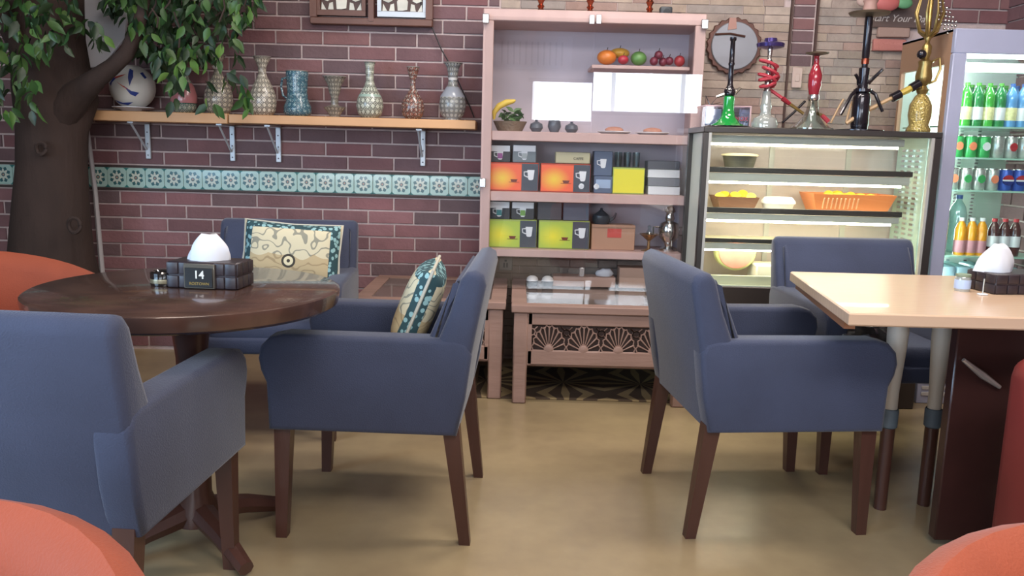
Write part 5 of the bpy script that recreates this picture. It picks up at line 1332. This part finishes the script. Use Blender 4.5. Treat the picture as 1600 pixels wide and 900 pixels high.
# ================================================================== table-top things
# cushions
def cushion_mat(name):
    g = NT(name, .85); s_ = g.coords('Object')
    ax = g.math('ABSOLUTE', s_[0]); az = g.math('ABSOLUTE', s_[2])
    X, Z = s_[0], s_[2]
    mag = g.n('ShaderNodeTexVoronoi'); mag.inputs['Scale'].default_value = 17; g.l(g.tc, mag.inputs['Vector'])
    cu = g.n('ShaderNodeTexWave'); cu.wave_type = 'RINGS'; cu.inputs['Scale'].default_value = 12; cu.inputs['Distortion'].default_value = 14; cu.inputs['Detail'].default_value = 1; cu.inputs['Detail Scale'].default_value = 1.2; g.l(g.tc, cu.inputs['Vector'])
    sc_ = g.math('GREATER_THAN', cu.outputs['Fac'], .90)
    c = g.mix(g.math('MULTIPLY', sc_, .75), 'CFC4A4', '6E7068')
    low = g.math('LESS_THAN', Z, g.math('ADD', -.035, g.math('MULTIPLY', mag.outputs['Distance'], .04)))
    c = g.mix(g.math('MULTIPLY', low, .6), c, 'A88A5A')
    rr_ = g.math('SQRT', g.math('ADD', g.math('MULTIPLY', X, X), g.math('MULTIPLY', g.math('ADD', Z, .035), g.math('ADD', Z, .035))))
    c = g.mix(g.math('LESS_THAN', rr_, .028), c, '3E3830'); c = g.mix(g.math('LESS_THAN', rr_, .019), c, 'D8CCA8'); c = g.mix(g.math('LESS_THAN', rr_, .007), c, '3E3830')
    bd = g.math('MAXIMUM', g.math('SUBTRACT', ax, .158), g.math('SUBTRACT', az, .098))
    inb = g.math('GREATER_THAN', bd, 0)
    dots = g.n('ShaderNodeTexVoronoi'); dots.inputs['Scale'].default_value = 46; g.l(g.tc, dots.inputs['Vector'])
    bc = g.mix(g.math('LESS_THAN', dots.outputs['Distance'], .40), '2C4A50', '8FB6B8')
    c = g.mix(inb, c, bc)
    c = g.mix(g.math('GREATER_THAN', bd, .034), c, 'CDBFA0')
    g.color(c); return g.m
cm = cushion_mat('cushion_print')
def cushion(label, loc, rot, W=.36, H=.22, T=.055):
    t = thing('cushion', label, 'cushion', loc, 0, 'patterned cushions'); t.rotation_euler = rot
    b = MB(); n = 16; g1 = {}; g2 = {}
    for i in range(n+1):
        for j in range(n+1):
            u, v = i/n*2-1, j/n*2-1
            th = T*(max(0, (1-u**4))*max(0, (1-v**4)))**.55
            x = u*W/2*(1-.06*(1-abs(v))**1*0 - .05*(1-v*v)*abs(u)); z = v*H/2*(1-.07*(1-u*u)*abs(v))
            g1[i, j] = b.bm.verts.new((x, -th - .004, z)); g2[i, j] = b.bm.verts.new((x, th+.004, z))
    for i in range(n):
        for j in range(n):
            b.bm.faces.new((g1[i, j], g1[i+1, j], g1[i+1, j+1], g1[i, j+1])); b.bm.faces.new((g2[i, j], g2[i, j+1], g2[i+1, j+1], g2[i+1, j]))
    for i in range(n):
        for (a, c) in (((i, 0), (i+1, 0)), ((i+1, n), (i, n)), ((0, i+1), (0, i)), ((n, i), (n, i+1))):
            b.bm.faces.new((g2[a], g2[c], g1[c], g1[a]))
    b.build('cover', cm, t, ang=180)
    b = MB(); pts = [(-W/2, 0, -H/2), (-W/4, 0, -H/2*.94), (0, 0, -H/2*.93), (W/4, 0, -H/2*.94), (W/2, 0, -H/2), (W/2*.96, 0, 0), (W/2, 0, H/2), (0, 0, H/2*.93), (-W/2, 0, H/2), (-W/2*.96, 0, 0), (-W/2, 0, -H/2)]
    b.tube(pts, .005, 6); b.build('piping', mat('piping_cream', 'BDB8A8', .8), t)
    return t
pc = P(458, 392, 3.42)
cushion('patterned cream cushion with teal border leaning on the chair behind the round table', (pc.x, 3.40, pc.z-.01), (R(-14), R(3), R(3)), .40, .26)
pc = P(664, 470, 2.62)
cushion('patterned cream cushion seen edge-on in the side-on blue armchair', (pc.x-.015, 2.60, pc.z-.005), (R(-22), 0, R(-88)), .36, .28)
# tissue box with table number
quilt = mat('quilted_brown_leather', '30262A', .4, var=.1)
def tissue_box(label, loc, rz, W, D, H, nx, skip=(), ny=3):
    t = thing('tissue_box', label, 'tissue box', loc, rz)
    b = MB(); b.box(-W/2, W/2, -D/2, D/2, 0, H, .004); b.build('box_body', quilt, t)
    pw = W/nx
    for i in range(nx):
        for j in range(2):
            if i in skip: continue
            b = MB(); b.box(-W/2+pw*i+.0015, -W/2+pw*(i+1)-.0015, -D/2-.004, -D/2+.002, H*j/2+.002, H*(j+1)/2-.002, .004, 2); b.build('quilted_pad', quilt, t)
    for s in (-1, 1):
        for i in range(ny):
            for j in range(2):
                b = MB(); x0, x1 = (-W/2-.004, -W/2+.002) if s < 0 else (W/2-.002, W/2+.004); pd = D/ny
                b.box(x0, x1, -D/2+pd*i+.0015, -D/2+pd*(i+1)-.0015, H*j/2+.002, H*(j+1)/2-.002, .004, 2); b.build('quilted_pad', quilt, t)
    return t
tb = PZ(318, 452, .75)
Y0 = tb.y+.06
mm = 2.27/FPX
TB = tissue_box('dark quilted tissue box with a number 14 card on the round table', (P(330, 440, Y0).x, Y0, .75), R(-5), 112*mm, .11, 42*mm, 6, skip=(2, 3))
b = MB(); b.box(-.012-.035, -.012+.052, -.066, -.058, .002, 40*mm, .002); b.build('card_holder', mat('holder_clear', '5E5A52', .15), TB)
b = MB(); b.box(-.042, .036, -.0685, -.066, .006, 34*mm, .001); cd = b.build('number_card', mat('card_black', '16120F', .35), TB)
text('number', '14', .030, mat('card_white', 'E4E0D4', .4), cd, (-.002, -.0690, .040), bold=.0006)
text('lettering', 'ROSTOWN', .011, mat('card_gold', '9C8240', .4), cd, (-.002, -.0690, .016))
def tissue(label, loc, w, h, flip=False, cat='tissue'):
    t = thing('tissue', label, cat, loc)
    b = MB(); n = 22; m_ = 9; rings = []
    for j in range(m_+1):
        v = j/m_
        r_ = w*(1-.0*v)*(1 - v**2.2*.62); ring = []
        if flip: r_ = w*(.45+.55*abs(v-.25))
        for i in range(n):
            a = 2*math.pi*i/n; q = 1+.12*math.sin(3*a+v*2)+.06*math.sin(7*a+4*v)
            ring.append(b.bm.verts.new((math.cos(a)*r_*q+v*.006, math.sin(a)*r_*.6*q, v*h*(1+.05*math.sin(2*a)))))
        rings.append(ring)
    for A, B in zip(rings, rings[1:]):
        for i in range(n): b.bm.faces.new((A[i], A[(i+1) % n], B[(i+1) % n], B[i]))
    b.bm.faces.new(rings[-1]); b.build('paper', MATS['tissue_white'], t, ang=75)
tissue('white tissue dome rising from the box on the round table', (TB.location.x-.008, Y0, .75+42*mm-.001), 32*mm, 41*mm)
# ashtray
ax_ = PZ(252, 447, .75)
t = thing('ashtray', 'small dark glass ashtray left of the tissue box on the round table', 'ashtray', (ax_.x, ax_.y+.02, .75))
ag = mat('smoked_glass', '1E1A18', .08, spec=.9, coat=.8)
b = MB(); b.lathe([(0, 0), (.034, 0), (.036, .005), (.036, .036), (.030, .040), (.026, .036), (.024, .010), (0, .008)], n=24); b.build('bowl', ag, t)
b = MB(); b.lathe([(.0365, .008), (.037, .010), (.037, .018), (.0365, .020)], n=24); b.build('pale_band', mat('ash_band', '8A8068', .3, .5), t)
# right table: tissue box, tissue, jar, plastic bag
q = PZ(1578, 462, .75)
T2 = tissue_box('dark quilted tissue box on the light oak table, right edge', (q.x+.045, q.y+.09, .75), R(8), .19, .13, .062, 5, ny=3)
tissue('crumpled pale tissue sticking out of the right tissue box', (T2.location.x-.05, T2.location.y, .81), .055, .085)
q = PZ(1508, 456, .75)
t = thing('glass_jar', 'small glass jar with pale blue label near the right tissue box', 'jar', (q.x, q.y+.02, .75))
b = MB(); b.lathe([(0, 0), (.022, 0), (.023, .004), (.023, .040), (.020, .046)], n=20); b.build('jar_body', clearg, t)
b = MB(); b.lathe([(.0235, .008), (.0238, .01), (.0238, .034), (.0235, .036)], n=20); b.build('label_band', mat('label_pale_blue', 'AFC0DC', .4), t)
b = MB(); b.lathe([(.021, .045), (.022, .046), (.022, .053), (0, .054)], n=20); b.build('lid', mat('lid_green', '7E8A72', .4), t)
q = PZ(1538, 462, .75)
t = thing('card_stand', 'small clear stand with white foot before the right tissue box', 'stand', (q.x, q.y+.01, .75)); b = MB(); b.box(-.014, .014, -.008, .008, 0, .005, .002); b.build('foot', whp, t); b = MB(); b.tube([(0, 0, .005), (0, 0, .05)], .002, 6); b.build('rod', clearg, t)
# crumpled plastic on chair beneath table edge
p0, p1 = P(1285, 480, 3.0), P(1385, 512, 3.0)
t = thing('plastic_bag', 'crumpled dark and silver plastic bag on the seat under the oak table edge', 'bag', ((p0.x+p1.x)/2, 2.93, .47))
b = MB(); vs = b.ball((0, 0, .05), .1, (1.1, .7, .5), 28, 16)
for v in vs: v.co += v.co.normalized()*(.03*noise.noise(v.co*28)+.015*noise.noise(v.co*60))
b.build('film', mat('silver_film', '5A5A5C', .2, .6, var=.6, vscale=30), t, ang=25)
